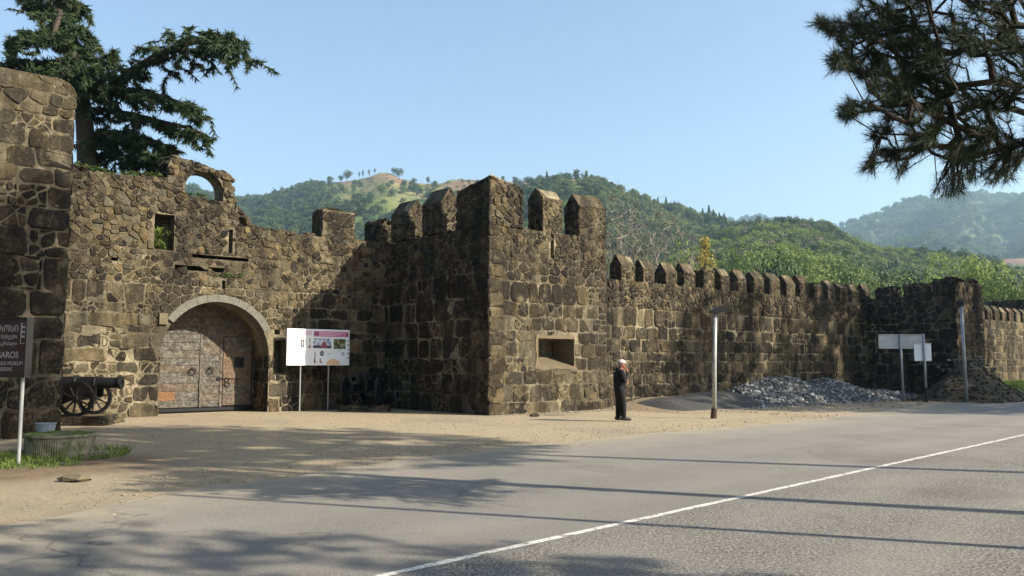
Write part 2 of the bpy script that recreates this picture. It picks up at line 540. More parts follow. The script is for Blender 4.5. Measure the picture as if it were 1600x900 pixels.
def stones_on(out, O, A, B, N, cells, region=None, holes=(), gap=.012, proud=(.02, .05), rg=None, tone=(.2, .8), drop=0.0, minsz=.05):
    O = Vector(O); A = Vector(A); B = Vector(B); N = Vector(N)
    for poly in cells:
        if rg.random() < drop: continue
        if area(poly) < 0: poly = poly[::-1]
        if region: poly = clip_poly(poly, region)
        for h in holes:
            if poly: poly = h(poly)
        if not poly or len(poly) < 3: continue
        ar = abs(area(poly))
        if ar < minsz * minsz: continue
        sz = math.sqrt(ar)
        # one round of corner cutting, uneven
        q = []
        m = len(poly)
        for i in range(m):
            a = poly[i]; b = poly[(i + 1) % m]
            if m <= 4 or math.hypot(b[0] - a[0], b[1] - a[1]) > sz * .3:
                s = rg.uniform(.10, .30)
                q.append((a[0] + (b[0] - a[0]) * s, a[1] + (b[1] - a[1]) * s)); q.append((b[0] + (a[0] - b[0]) * s, b[1] + (a[1] - b[1]) * s))
            else: q.append(((a[0] + b[0]) / 2, (a[1] + b[1]) / 2))
        poly = q; m = len(poly)
        cx = sum(p[0] for p in poly) / m; cy = sum(p[1] for p in poly) / m
        g = rg.uniform(.6, 1.5) * gap
        ring = []
        for x, y in poly:
            dx, dy = x - cx, y - cy; d = math.hypot(dx, dy) or 1e-3
            k = max(.45, (d - g) / d) + rg.uniform(-.02, .02)
            ring.append((dx * k, dy * k))
        h = rg.uniform(*proud); tx = rg.uniform(-.06, .06); ty = rg.uniform(-.06, .06)
        hb = .5 if sz > .18 else .62
        bev = min(.12, .022 / max(.05, sz / 2) + .03)
        vs = []
        P = lambda x, y, n: O + A * (cx + x) + B * (cy + y) + N * n
        for x, y in ring: vs.append(P(x, y, -.05))
        for x, y in ring: vs.append(P(x, y, max(.004, h * hb + rg.uniform(-.006, .006))))
        for x, y in ring:
            k = 1 - bev * rg.uniform(.6, 1.9); vs.append(P(x * k, y * k, h + x * tx + y * ty + rg.uniform(-.008, .008) * min(1, sz / .25)))
        vs.append(P(rg.uniform(-.15, .15) * sz, rg.uniform(-.15, .15) * sz, h + rg.uniform(-.012, .022) * min(1, sz / .3)))
        fs = []
        for r in (0, 1):
            for i in range(m):
                j = (i + 1) % m; fs.append((r * m + i, r * m + j, (r + 1) * m + j, (r + 1) * m + i))
        for i in range(m): fs.append((2 * m + i, 2 * m + (i + 1) % m, 3 * m))
        tn = (min(1, max(0, rg.gauss((tone[0] + tone[1]) / 2, (tone[1] - tone[0]) / 1.9))), rg.random(), rg.random())
        out.append((ar, vs, fs, tn))

_ico = None
def lump(out, c, size, rg, tone=(.2, .8), flat=(1, 1, .8)):      # loose rough stone, 20 faces
    global _ico
    if _ico is None:
        bm = bmesh.new(); bmesh.ops.create_icosphere(bm, subdivisions=1, radius=1)
        _ico = ([v.co.copy() for v in bm.verts], [[v.index for v in f.verts] for f in bm.faces]); bm.free()
    R = Euler((rg.uniform(0, 6), rg.uniform(0, 6), rg.uniform(0, 6))).to_matrix()
    s = Vector(flat) * size
    vs = []
    for p in _ico[0]:
        q = R @ p; k = rg.uniform(.72, 1.12)
        vs.append(Vector(c) + Vector((q.x * s.x, q.y * s.y, q.z * s.z)) * k)
    out.append((size * size * 2, vs, _ico[1], (rg.uniform(*tone), rg.random(), rg.random())))

def emit(thing, stones, mat, limit=300):
    stones.sort(key=lambda s: -s[0])
    for ar, vs, fs, tn in stones[:limit]:
        mb = MB(); mb.add(vs, fs, tn); mb.build('stone', mat, thing, center=True)
    rest = stones[limit:]
    if rest:
        mb = MB()
        for ar, vs, fs, tn in rest: mb.add(vs, fs, tn)
        tag(mb.build('rubble_stones', mat, thing), kind='stuff')

X = Vector((1, 0, 0)); Y_ = Vector((0, 1, 0)); Z = Vector((0, 0, 1))
class Fort:
    def __init__(s, name, label, cat, bu, bv, seed, group=None):
        s.e = empty(name, W(bu, bv), RZ); tag(s.e, label, cat, group)
        s.bu, s.bv = bu, bv; s.st = []; s.rg = random.Random(seed)
    def p(s, u, v, z): return Vector((u - s.bu, -(v - s.bv), z))
    # frames: front = faces out (+v), seen in (u, z); left = faces -u, seen in (v, z); right = faces +u
    def front(s, v): return (s.p(0, v, 0), X, Z, -Y_)
    def left(s, u): return (s.p(u, 0, 0), -Y_, Z, -X)
    def back(s, v): return (s.p(0, v, 0), X, Z, Y_)
    def right(s, u): return (s.p(u, 0, 0), -Y_, Z, X)

def rect(x0, x1, y0, y1): return [(x0, y0), (x1, y0), (x1, y1), (x0, y1)]

def merlon(F, along, a0, a1, face, th, z0, ze, zr, rg, sx=.21, sy=.155, ragged=.0, dark=False, tone=(.2, .8)):
    """block on the parapet; along 'u': outer face at v=face; along 'v': outer face at u=face (looking to -u). ridge runs along."""
    mb = MB()
    zr2 = zr + rg.uniform(-.04, .04); zm = ze + rg.uniform(-.05, .05)
    prof = [(0, z0), (th, z0), (th, zm), (th * .52, zr2), (th * .42, zr2), (0, zm)] if zr > ze else [(0, z0), (th, z0), (th, ze), (0, ze)]
    if along == 'u':
        O, A, N = F.p(0, face, 0), Y_, X       # profile runs inwards, extruded along u
        mb.prism(prof, [], O, A, Z, N, a0, a1)
        fr = F.front(face); L = (F.p(a0, face, 0), Y_, Z, -X); Rr = (F.p(a1, face, 0), Y_, Z, X)
    else:
        O, A, N = F.p(face, 0, 0), X, -Y_
        mb.prism(prof, [], O, A, Z, N, a0, a1)
        fr = F.left(face); L = (F.p(face, a0, 0), X, Z, Y_); Rr = (F.p(face, a1, 0), X, Z, -Y_)
    mb.build('merlon', M['mortar'], F.e)
    pr = (.010, .032)
    j = .014
    stones_on(F.st, *fr, voro(a0 - j, a1 + j, z0 - .03, zm, sx, sy, rg), None, (), .014, pr, rg, tone)
    pl = [(0 - j, z0 - .02), (th + j, z0 - .02), (th + j, zm), (th * .5, zr2 + .03), (-j, zm)] if zr > ze else rect(-j, th + j, z0 - .02, ze)
    for f in (L, Rr):
        stones_on(F.st, *f, voro(-j, th + j, z0 - .02, zr2, sx, sy, rg), pl, (), .014, pr, rg, tone)
    if zr > ze:   # sloping top, outer side
        d = Vector((th * .46, zr2 - zm)); ln = d.length; d /= ln
        O2, A2, B2, N2 = fr
        Bs = (-N2 * d.x + Z * d.y); Ns = (N2 * d.y + Z * d.x)
        cb = MB(); q0, q1 = a0 - .012, a1 + .01
        ridge = O2 - N2 * th * .47 + Z * (zr2 + .045); ea = O2 + N2 * .02 + Z * (zm - .01); eb = O2 - N2 * (th + .03) + Z * (zm - .01)
        cv = []
        for qa in (q0, (q0 * .6 + q1 * .4) + rg.uniform(-.05, .05), q1):
            dz = rg.uniform(-.025, .02)
            for pnt in (ea, ridge, eb, eb - Z * .05, ridge - Z * .07, ea - Z * .05): cv.append(pnt + A2 * qa + Z * dz + N2 * rg.uniform(-.012, .012))
        cb.add(cv, [(b_ + i, b_ + (i + 1) % 6, b_ + 6 + (i + 1) % 6, b_ + 6 + i) for b_ in (0, 6) for i in range(6)] + [(0, 1, 4, 5), (1, 2, 3, 4), (12, 13, 16, 17), (13, 14, 15, 16)])
        cb.t = [(.62, .5, .6)] * len(cb.v); cb.build('merlon_cap', M['stone'], F.e)
        for k in range(2 if rg.random() < .35 else 0):
            c = O2 + A2 * (a0 + .12 + k * .28 + rg.uniform(-.05, .05)) - N2 * th * .47 + Z * (zr2 + .0)
            lump(F.st, c - Z * .05, rg.uniform(.05, .10), rg, tone, (1, 1, .6))
    else:
        for k in range(int((a1 - a0) / .2) + 1):
            for dd in (.12, .4, .65):
                if dd < th:
                    c = fr[0] + fr[1] * (a0 + .1 + k * .2 + rg.uniform(-.06, .06)) - fr[3] * dd + Z * (ze + rg.uniform(-.03, .05))
                    lump(F.st, c, rg.uniform(.09, .16), rg, tone, (1, 1, .7))
# ---------------------------------------------------------------- gate tower (between gate and long wall)
def band(F, fr, a0, a1, zs, rg, holes=(), tone=(.2, .8), gapk=1.0):
    """stack of masonry styles up a face: zs = [(z0, z1, style), ...]"""
    for z0, z1, st in zs:
        if st == 'block': cells = coursed(a0, a1, z0, z1, (.36, .56), (.42, .85), rg, .16); g, pr = .027, (.0, .036)
        elif st == 'big': cells = coursed(a0, a1, z0, z1, (.50, .80), (.55, 1.25), rg, .22); g, pr = .028, (.005, .045)
        elif st == 'mixed': cells = coursed(a0, a1, z0, z1, (.30, .52), (.30, .75), rg, .42); g, pr = .022, (.008, .04)
        elif st == 'rubble': cells = voro(a0, a1, z0, z1, .21, .155, rg); g, pr = .008, (.0, .045)
        elif st == 'fine': cells = voro(a0, a1, z0, z1, .20, .15, rg); g, pr = .012, (.015, .055)
        elif st == 'coarse': cells = voro(a0, a1, z0, z1, .40, .28, rg); g, pr = .020, (.01, .04)
        stones_on(F.st, *fr, cells, None, holes, g * gapk, pr, rg, tone)

F = Fort('gate_tower', 'square battlemented stone tower with a low gun opening, between gate and long wall', 'tower', 0, 0, 11)
rg = F.rg
TW, TB = 5.45, -9.0
mb = MB()
ga = (2.08, 3.80, 1.50, 2.50); ls = (2.70, 2.86, 5.24, 6.10)
# front slab with the openings, solid body behind
mb.prism(rect(0, TW, -.4, 6.12), [rect(*ga), rect(*ls)], F.p(0, 0, 0), X, Z, Y_, 0, 1.1)
mb.prism(rect(0, TW, -.4, 6.0), [], F.p(0, 0, 0), X, Z, Y_, 1.102, -TB)
mb.prism(rect(TB, -1.102, 6.0, 6.12), [], F.p(.004, 0, 0), -Y_, Z, X, 0, .75)
mb.build('wall_core', M['mortar'], F.e)
holes = [hole_rect(ga[0] - .07, ga[1] + .01, ga[2] - .08, ga[3] + .07), hole_rect(*ls)]
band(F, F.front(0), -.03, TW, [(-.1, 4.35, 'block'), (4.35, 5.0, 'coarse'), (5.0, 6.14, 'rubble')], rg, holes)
band(F, F.left(0), TB, .03, [(-.1, 4.6, 'big'), (4.6, 6.16, 'coarse')], rg, (), (.05, .55))  # shade of the left face deepened by darker stone tones
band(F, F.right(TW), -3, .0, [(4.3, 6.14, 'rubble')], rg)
# corner blocks standing proud of both faces, darker tones on the shaded left
z = -.05
while z < 6.0:
    h = rg.uniform(.36, .52); lw, lr = rg.uniform(.35, .75), rg.uniform(.35, .8)
    for fr, w in ((F.front(0), rect(-.06, lw, z, z + h)), (F.left(0), rect(-lr, .06, z, z + h))):
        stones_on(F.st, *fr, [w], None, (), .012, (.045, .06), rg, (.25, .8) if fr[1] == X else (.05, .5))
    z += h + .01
# gun opening: cement lining splayed inwards
u0, u1, z0, z1 = ga
mb = MB()
outer = [(u0 - .13, z0 - .04), (u0 + .3, z0 - .12), (u0 + .8, z0 - .05), (u1 - .2, z0 - .08), (u1 + .02, z0 - .02), (u1 + .02, z1 + .03), (u1 - .2, z1 + .09), (u1 - .7, z1 + .12), (u0 + .3, z1 + .04), (u0 - .06, z1 + .12), (u0 - .11, z1 - .3), (u0 - .05, z0 + .4)]
mb.prism(outer, [rect(u0 + .02, u1 - .02, z0 + .03, z1 - .03)], F.p(0, 0, 0), X, Z, -Y_, -.03, .022)
b = [(u0 + .02, z0 + .03), (u1 - .02, z0 + .03), (u1 - .02, z1 - .03), (u0 + .02, z1 - .03)]
c = [(u0 + .12, z0 + .42), (u1 - .10, z0 + .36), (u1 - .10, z1 - .08), (u0 + .12, z1 - .08)]
vs = [F.p(a, -.0, z) for a, z in b] + [F.p(a, -.95, z) for a, z in c]
mb.add(vs, [(i, (i + 1) % 4, 4 + (i + 1) % 4, 4 + i) for i in range(4)])
mb.build('gun_opening', M['plaster'], F.e)
# merlons
for a0, a1 in ((2.34, 3.25), (4.1, 5.47)):
    merlon(F, 'u', a0, a1, 0, .75, 6.1, 7.30, 7.66, rg)
merlon(F, 'v', -3.85, -2.68, 0, .78, 6.2, 7.35, 7.78, rg, tone=(.1, .7))  # left-side merlons toned slightly darker for their shade
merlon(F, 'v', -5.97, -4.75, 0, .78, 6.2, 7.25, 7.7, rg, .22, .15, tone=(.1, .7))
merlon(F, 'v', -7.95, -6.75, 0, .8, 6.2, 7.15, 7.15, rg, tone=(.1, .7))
# corner merlon: two arms, hipped cap rising to the corner
mb = MB()
mb.prism(rect(0, 1.4, 6.1, 7.5), [], F.p(0, 0, 0), X, Z, Y_, 0, .75)
mb.prism(rect(-1.78, -.752, 6.1, 7.5), [], F.p(0, 0, 0), -Y_, Z, X, 0, .75)
top = [F.p(0, 0, 7.72), F.p(1.4, 0, 7.46), F.p(1.4, -.75, 7.46), F.p(.75, -.75, 7.62), F.p(.75, -1.78, 7.35), F.p(0, -1.78, 7.35), F.p(.3, -.3, 7.88)]
low = [F.p(0, 0, 7.4), F.p(1.4, 0, 7.4), F.p(1.4, -.75, 7.4), F.p(.75, -.75, 7.4), F.p(.75, -1.78, 7.3), F.p(0, -1.78, 7.3)]
mb.add(top + low, [(i, (i + 1) % 6, 6) for i in range(6)] + [(i, (i + 1) % 6, 7 + (i + 1) % 6, 7 + i) for i in range(6)])
mb.build('corner_merlon', M['mortar'], F.e)
stones_on(F.st, *F.front(0), voro(-.04, 1.43, 6.1, 7.75, .27, .2, rg), [(-.05, 6), (1.45, 6), (1.43, 7.36), (1.3, 7.56), (-.02, 7.74)], (), .012, (.03, .06), rg)
stones_on(F.st, *F.left(0), voro(-1.82, .03, 6.1, 7.75, .3, .24, rg), [(-1.83, 6), (.05, 6), (.03, 7.72), (-1.5, 7.52), (-1.83, 7.25)], (), .012, (.02, .05), rg, (.05, .55))  # left arm toned darker than the front, as shade
stones_on(F.st, F.p(1.4, 0, 0), Y_, Z, X, voro(-.03, .78, 6.1, 7.45, .27, .2, rg), None, (), .012, (.02, .05), rg)
for k in range(26):
    t = rg.random()
    lump(F.st, F.p(t * 1.35, -rg.uniform(.05, .6), 7.70 - .22 * t + .02), rg.uniform(.07, .14), rg, flat=(1, 1, .5))
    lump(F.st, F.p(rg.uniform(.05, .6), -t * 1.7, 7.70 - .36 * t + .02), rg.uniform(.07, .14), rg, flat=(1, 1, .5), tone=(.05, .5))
for k in range(34):
    lump(F.st, F.p(rg.uniform(0, 5.3), -rg.uniform(.05, .5), 6.13), rg.uniform(.06, .13), rg, flat=(1, 1, .5))
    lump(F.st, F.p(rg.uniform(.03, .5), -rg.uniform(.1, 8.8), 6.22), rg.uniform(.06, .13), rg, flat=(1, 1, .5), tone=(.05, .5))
emit(F.e, F.st, M['stone'])

# ---------------------------------------------------------------- gate wall with the arched gateway
F = Fort('gate_wall', 'ruined stone wall pierced by a large arched gateway, between two towers', 'wall', -6.3, -6.3, 12)
rg = F.rg
GV = -6.3; UC, AR, ZC = -6.40, 1.80, 1.86
TOPL = [(-12.6, 7.45), (-11.6, 7.52), (-10.6, 7.47), (-9.6, 7.40), (-8.8, 7.52), (-8.15, 7.5), (-7.64, 7.04), (-6.36, 6.95), (-6.0, 7.1), (-5.72, 6.62), (-5.4, 6.25), (-4.0, 6.2), (-2.8, 6.18), (0, 6.2)]
def topz(u):
    for (a, x), (b, y) in zip(TOPL, TOPL[1:]):
        if a <= u <= b: return x + (y - x) * (u - a) / (b - a)
    return 6.2
def outline(grow=0):
    pts = [(-12.6, -.4), (UC - AR, -.4), (UC - AR, ZC)]
    pts += [(UC + AR * math.cos(a), ZC + AR * math.sin(a)) for a in [math.pi * (1 - k / 20) for k in range(1, 20)]]
    pts += [(UC + AR, ZC), (UC + AR, -.4), (-.02, -.4)]
    return pts + [(u, z) for u, z in TOPL[::-1] if u < 0] if False else pts + [(-.02, 6.2)] + [(u, z) for u, z in TOPL[-2::-1]]
H = dict(win=(-8.52, -7.90, 5.22, 6.36), s1=(-7.35, -5.42, 5.05, 5.17), s2=(-7.85, -6.22, 4.62, 4.78), s3=(-6.30, -6.18, 4.08, 4.36), nic=(-4.42, -3.98, 1.28, 2.42), h1=(-9.75, -9.55, 4.75, 4.86), h2=(-4.42, -4.22, 2.62, 2.78), s4=(-6.12, -5.98, 5.3, 6.1))
mb = MB()
mb.prism(outline(), [rect(*h) for h in H.values()], F.p(0, GV, 0), X, Z, Y_, 0, .65)
mb.prism(outline(), [], F.p(0, GV, 0), X, Z, Y_, .652, 1.5)
mb.build('wall_core', M['mortar'], F.e)
holes = [hole_rect(*h) for h in H.values()] + [hole_arch(UC, AR + .01, ZC, AR + .235)]
fr = F.front(GV)
def under_top(cells, dz=.05):
    o = []
    for c in cells:
        c2 = [(x, min(y, topz(x) + dz)) for x, y in c]
        if abs(area(c2)) > .3 * abs(area(c)): o.append(c2)
    return o
stones_on(F.st, *fr, coursed(-12.3, UC - AR + .03, -.1, 2.75, (.36, .58), (.4, .8), rg, .30), None, holes, .030, (.0, .03), rg, (.3, .85), .06)
stones_on(F.st, *fr, coursed(UC + AR - .03, 0, -.1, 2.75, (.40, .62), (.45, .9), rg, .25), None, holes, .024, (.01, .04), rg, (.1, .75))
stones_on(F.st, *fr, voro(UC - AR - .3, UC + AR + .3, 2.75, 4.12, .30, .23, rg), None, holes, .018, (.01, .04), rg, (.4, 1.0))
stones_on(F.st, *fr, coursed(-12.3, UC - AR - .25, 2.75, 4.12, (.30, .52), (.32, .75), rg, .5), None, holes, .024, (.0, .035), rg, (.3, .9))
stones_on(F.st, *fr, coursed(UC + AR + .25, 0, 2.75, 4.12, (.34, .55), (.35, .8), rg, .35), None, holes, .022, (.005, .04), rg, (.2, .85))
stones_on(F.st, *fr, voro(-12.3, 0, 4.12, 5.2, .25, .18, rg), None, holes, .012, (.0, .04), rg, (.3, .95))
stones_on(F.st, *fr, under_top(voro(-12.3, -5.9, 5.2, 7.65, .235, .165, rg)), None, holes, .007, (.0, .055), rg, (.25, .9))
stones_on(F.st, *fr, under_top(voro(-5.9, 0, 5.2, 6.7, .235, .165, rg)), None, holes, .008, (.0, .048), rg, (.3, .95))
for k in range(150):                                   # loose crest
    u = rg.uniform(-12.3, -.1)
    if -8.2 < u < -6.0: continue
    lump(F.st, F.p(u, GV - rg.uniform(-.02, .9), topz(u) + rg.uniform(-.03, .06)), rg.uniform(.08, .19), rg, (.3, .95), (1, 1, .65))
for k in range(60):                                    # broken shoulder right of the ruined arch
    t = rg.random(); u = -6.05 + .7 * t
    lump(F.st, F.p(u, GV - rg.uniform(.0, .8), 7.15 - .9 * t + rg.uniform(-.12, .05)), rg.uniform(.10, .22), rg, (.2, .8), (1, 1, .75))
merlon(F, 'u', -2.68, -1.38, GV, .85, 6.15, 7.2, 7.2, rg, .34, .27)
# ruined arch on the crest
RC, RR, RS = -6.98, .63, 7.30
ro = [(-8.16, 7.3), (-8.16, 7.98), (-8.02, 8.33), (-7.5, 8.22), (-6.9, 8.10), (-6.35, 8.02), (-6.10, 7.86), (-6.02, 7.3), (-5.98, 6.9), (RC + RR, 6.98), (RC + RR, RS)]
ro += [(RC + RR * math.cos(a), RS + RR * math.sin(a)) for a in [math.pi * k / 12 for k in range(1, 12)]]
ro += [(RC - RR, RS), (RC - RR, 7.12), (-7.75, 7.05)]
mb = MB(); mb.prism(ro, [], F.p(0, GV, 0), X, Z, Y_, .012, .78)
mb.build('ruined_arch', M['mortar'], F.e)
ah = hole_arch(RC, RR, RS, RR + .02)
def in_ro(c):
    cx = sum(p[0] for p in c) / len(c); cy = sum(p[1] for p in c) / len(c); w = False
    for i in range(len(ro)):
        (x1, y1), (x2, y2) = ro[i], ro[(i + 1) % len(ro)]
        if (y1 > cy) != (y2 > cy) and cx < (x2 - x1) * (cy - y1) / (y2 - y1) + x1: w = not w
    return w
stones_on(F.st, F.p(0, GV - .012, 0), X, Z, -Y_, [c for c in voro(-8.2, -5.95, 7.0, 8.36, .25, .17, rg) if in_ro(c)], None, [ah], .010, (.02, .08), rg, (.3, .95))
for k in range(40):
    a = math.pi * rg.uniform(0, .62)
    lump(F.st, F.p(RC + (RR + .05) * math.cos(a), GV - rg.uniform(.1, .75), RS + (RR + .05) * math.sin(a)), rg.uniform(.06, .10), rg, (.1, .5))
for k in range(70):
    t = rg.random(); u = -8.1 + 2.0 * t
    lump(F.st, F.p(u, GV - rg.uniform(.02, .75), 8.30 - .27 * t - (0.22 if t > .93 else 0)), rg.uniform(.05, .11), rg, (.4, 1.0), (1.2, 1.2, .5))
for k in range(26): lump(F.st, F.p(-6.05 + rg.uniform(-.05, .06), GV - rg.uniform(.02, .75), rg.uniform(7.0, 7.9)), rg.uniform(.07, .15), rg, (.2, .8))
for k in range(14): lump(F.st, F.p(-8.17 + rg.uniform(-.05, .03), GV - rg.uniform(.02, .75), rg.uniform(7.4, 8.2)), rg.uniform(.08, .17), rg, (.1, .6))
# inside of the gateway
for s, fr2 in ((-1, F.right(UC - AR)), (1, F.left(UC + AR))):
    stones_on(F.st, *fr2, coursed(GV - 1.5, GV + .02, -.1, 1.9, (.36, .55), (.4, .8), rg, .15), None, (), .022, (.01, .04), rg, (.1, .7))
emit(F.e, F.st, M['stone'])
for k in range(11):                                    # dressed arch stones
    a0 = math.radians(28 + k * 10.55); a1 = a0 + math.radians(10.3)
    r0, r1 = AR - .015, AR + .225 + rg.uniform(-.01, .01)
    mb = MB(); q = []
    for rr, aa in ((r0, a0), (r1, a0), (r1, (a0 + a1) / 2), (r1, a1), (r0, a1), (r0, (a0 + a1) / 2)):
        q.append((UC + rr * math.cos(aa), ZC + rr * math.sin(aa)))
    mb.prism(q, [], F.p(0, GV, 0), X, Z, -Y_, -.45, .07 + rg.uniform(0, .012), (rg.random(), .5, .5))
    mb.build('arch_stone', M['concrete'], F.e, center=True)
mb = MB(); mb.prism(rect(-8.28, -8.02, 2.85, 3.2), [], F.p(0, GV, 0), X, Z, -Y_, -.1, .09); mb.build('arch_stone', M['plaster'], F.e, center=True)
GATE_WALL = F

# ---------------------------------------------------------------- the gate itself
def door_mat():
    t = NT('rusted_sheet_iron'); a = t.attr()
    f = t.noise(7, 8, .75); g = t.noise(30, 6, .7)
    c = t.ramp(f, [(.30, (.045, .040, .035)), (.5, (.125, .115, .10)), (.68, (.28, .255, .215))])
    c = t.mix(t.math('MULTIPLY', a[0], .8), c, t.mix(g, (.16, .085, .045), (.33, .17, .08)))
    c = t.mix(t.ramp(t.noise(2.4, 5), [(.5, 0.0), (.7, .4)]), c, (.12, .085, .06))
    t.color(c); t.b.inputs['Roughness'].default_value = .55; t.b.inputs['Metallic'].default_value = .25
    n1 = t.bump(t.noise(9, 4, .6), .10)
    t.bump(t.noise(26, 4, .7), .05, 1.0, n1)
    return t.m
M['door'] = door_mat()
G = Fort('gate_doors', 'arched double gate clad in rusty riveted iron plates with a small wicket door', 'gate', -6.4, -7.55, 13)
rg = G.rg; DV = -7.52
mb = MB(); mb.box(G.p(UC, DV - .10, 1.9), (3.9, .12, 3.9)); mb.build('door_backing', M['dark_metal'], G.e)
hgt = lambda u: 3.85
def plate(u0, u1, z0, z1, rust, dv=0.0, name='iron_plate'):
    mb = MB(); mb.bbox(G.p((u0 + u1) / 2, DV + dv, (z0 + z1) / 2), (u1 - u0, .024 + rg.uniform(0, .006), z1 - z0), .006, Euler((rg.uniform(-.012, .012), 0, 0)).to_matrix(), (rust, rg.random(), 0))
    return mb.build(name, M['door'], G.e, center=True)
WU0, WU1 = -5.72, -4.72                                # wicket
def rows(u0, u1, z0, z1, seed):
    z = z0
    while z < z1 - .05:
        h = rg.uniform(.20, .36); ze = min(z + h, z1)
        if z1 - ze < .15: ze = z1
        u = u0
        cut = None
        ends = [u1] if cut is None else [u0 + (u1 - u0) * cut, u1]
        for e in ends:
            rust = .1 if (u0 < -7 and z < .75 and z > .28 and e < -7) else rg.choice([0, 0, .1, .25, .0])
            plate(u + .004, e - .004, z + .004, ze - .004, rust); u = e
        z = ze
rows(UC - AR - .08, -6.52, .16, 3.78, 1)
rows(-6.42, WU0 - .1, .16, 3.78, 2)
rows(WU0 - .1, UC + AR + .08, 2.62, 3.78, 3)
rows(WU1 + .06, UC + AR + .08, .16, 2.62, 4)
plate(-8.16, -7.30, .40, .70, 1.3, .012)
plate(-6.52, -6.42, .16, 3.8, .1, .03, 'meeting_stile')
plate(WU0 - .1, WU0 - .02, .16, 2.66, .2, .02, 'frame_strip'); plate(WU0 - .02, WU1 + .06, 2.56, 2.64, .1, .02, 'frame_strip')
# wicket door
mbw = MB(); mbw.prism(rect(WU0, WU1, .2, 2.54), [rect(-5.30, -5.03, 1.52, 1.80)], G.p(0, DV, 0), X, Z, -Y_, .0, .045)
wk = mbw.build('wicket_door', M['door'], G.e)
for k, (z0, z1) in enumerate(((.24, .55), (.56, .92), (.93, 1.32), (2.02, 2.5))):
    mb = MB(); mb.bbox(G.p((WU0 + WU1) / 2, DV + .052, (z0 + z1) / 2), (WU1 - WU0 - .03, .016, z1 - z0), .005, None, ((.25, .1, .9, .05)[k] if k != 2 else .55, .5, 0)); mb.build('iron_plate', M['door'], wk, center=True)
mb = MB(); mb.prism(rect(-5.34, -4.99, 1.48, 1.84), [rect(-5.28, -5.05, 1.54, 1.78)], G.p(0, DV, 0), X, Z, -Y_, .046, .07)
for q in (-5.165,): mb.tube([G.p(q, DV + .05, 1.53), G.p(q, DV + .05, 1.79)], .010, 6)
mb.tube([G.p(-5.29, DV + .05, 1.66), G.p(-5.04, DV + .05, 1.66)], .010, 6); mb.build('grille', M['iron'], wk)
mb = MB(); mb.tube([G.p(-5.85, DV + .085, 1.12), G.p(-5.2, DV + .085, 1.10)], .016, 6); mb.tube([G.p(-5.2, DV + .085, 1.10), G.p(-5.24, DV + .085, .98)], .014, 6)
mb.box(G.p(-5.85, DV + .07, 1.12), (.12, .05, .09)); mb.build('bolt', M['iron'], wk)
def ring(u, z, r, par):
    mb = MB(); mb.tube([G.p(u + r * math.cos(a), DV + .075, z + r * math.sin(a)) for a in [2 * math.pi * k / 18 for k in range(19)]], .018, 6, cap=False)
    mb.box(G.p(u, DV + .06, z + r), (.06, .06, .06)); mb.build('ring_handle', M['iron'], par)
ring(-6.76, 1.36, .105, G.e); ring(-6.16, 1.38, .105, G.e); ring(-5.58, .92, .085, wk); ring(-5.60, 1.06, .07, wk)
mb = MB(); mb.box(G.p(UC, DV - .02, .085), (3.56, .10, .10)); mb.build('threshold', M['iron'], G.e)

# ---------------------------------------------------------------- left tower
F = Fort('stone_tower', 'tall corner tower of huge blocks, darker lower down, beside the brown sign and planter', 'tower', -12.28, 0, 14)
rg = F.rg
LU = -12.28
mb = MB()
prof = [(-21, -.4), (LU, -.4), (LU, 7.8), (LU - .05, 7.98), (LU - .14, 8.06), (LU - .3, 8.12), (-21, 8.12)]
mb.prism(prof, [], F.p(0, 0, 0), X, Z, Y_, 0, 6.0)
mb.build('wall_core', M['mortar'], F.e)
reg = [(-22, -1), (LU + .05, -1), (LU + .05, 7.8), (LU - .02, 7.98), (LU - .14, 8.06), (LU - .3, 8.13), (-22, 8.13)]
fr = F.front(0)
stones_on(F.st, *fr, coursed(-18.2, LU + .05, -.1, 4.6, (.50, .80), (.55, 1.2), rg, .16, .08), reg, (), .03, (.015, .07), rg, (.0, .42))  # lower courses toned darker than those above
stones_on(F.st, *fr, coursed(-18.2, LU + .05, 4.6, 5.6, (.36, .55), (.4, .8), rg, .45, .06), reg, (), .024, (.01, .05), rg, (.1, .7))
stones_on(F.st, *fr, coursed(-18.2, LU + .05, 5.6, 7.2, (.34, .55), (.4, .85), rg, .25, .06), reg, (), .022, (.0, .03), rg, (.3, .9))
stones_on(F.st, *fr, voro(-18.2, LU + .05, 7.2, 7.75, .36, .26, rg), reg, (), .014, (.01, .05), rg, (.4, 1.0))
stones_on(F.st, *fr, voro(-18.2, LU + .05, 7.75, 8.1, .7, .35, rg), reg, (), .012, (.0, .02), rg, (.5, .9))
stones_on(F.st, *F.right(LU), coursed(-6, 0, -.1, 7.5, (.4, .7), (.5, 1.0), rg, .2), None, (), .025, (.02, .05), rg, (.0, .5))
emit(F.e, F.st, M['stone'])

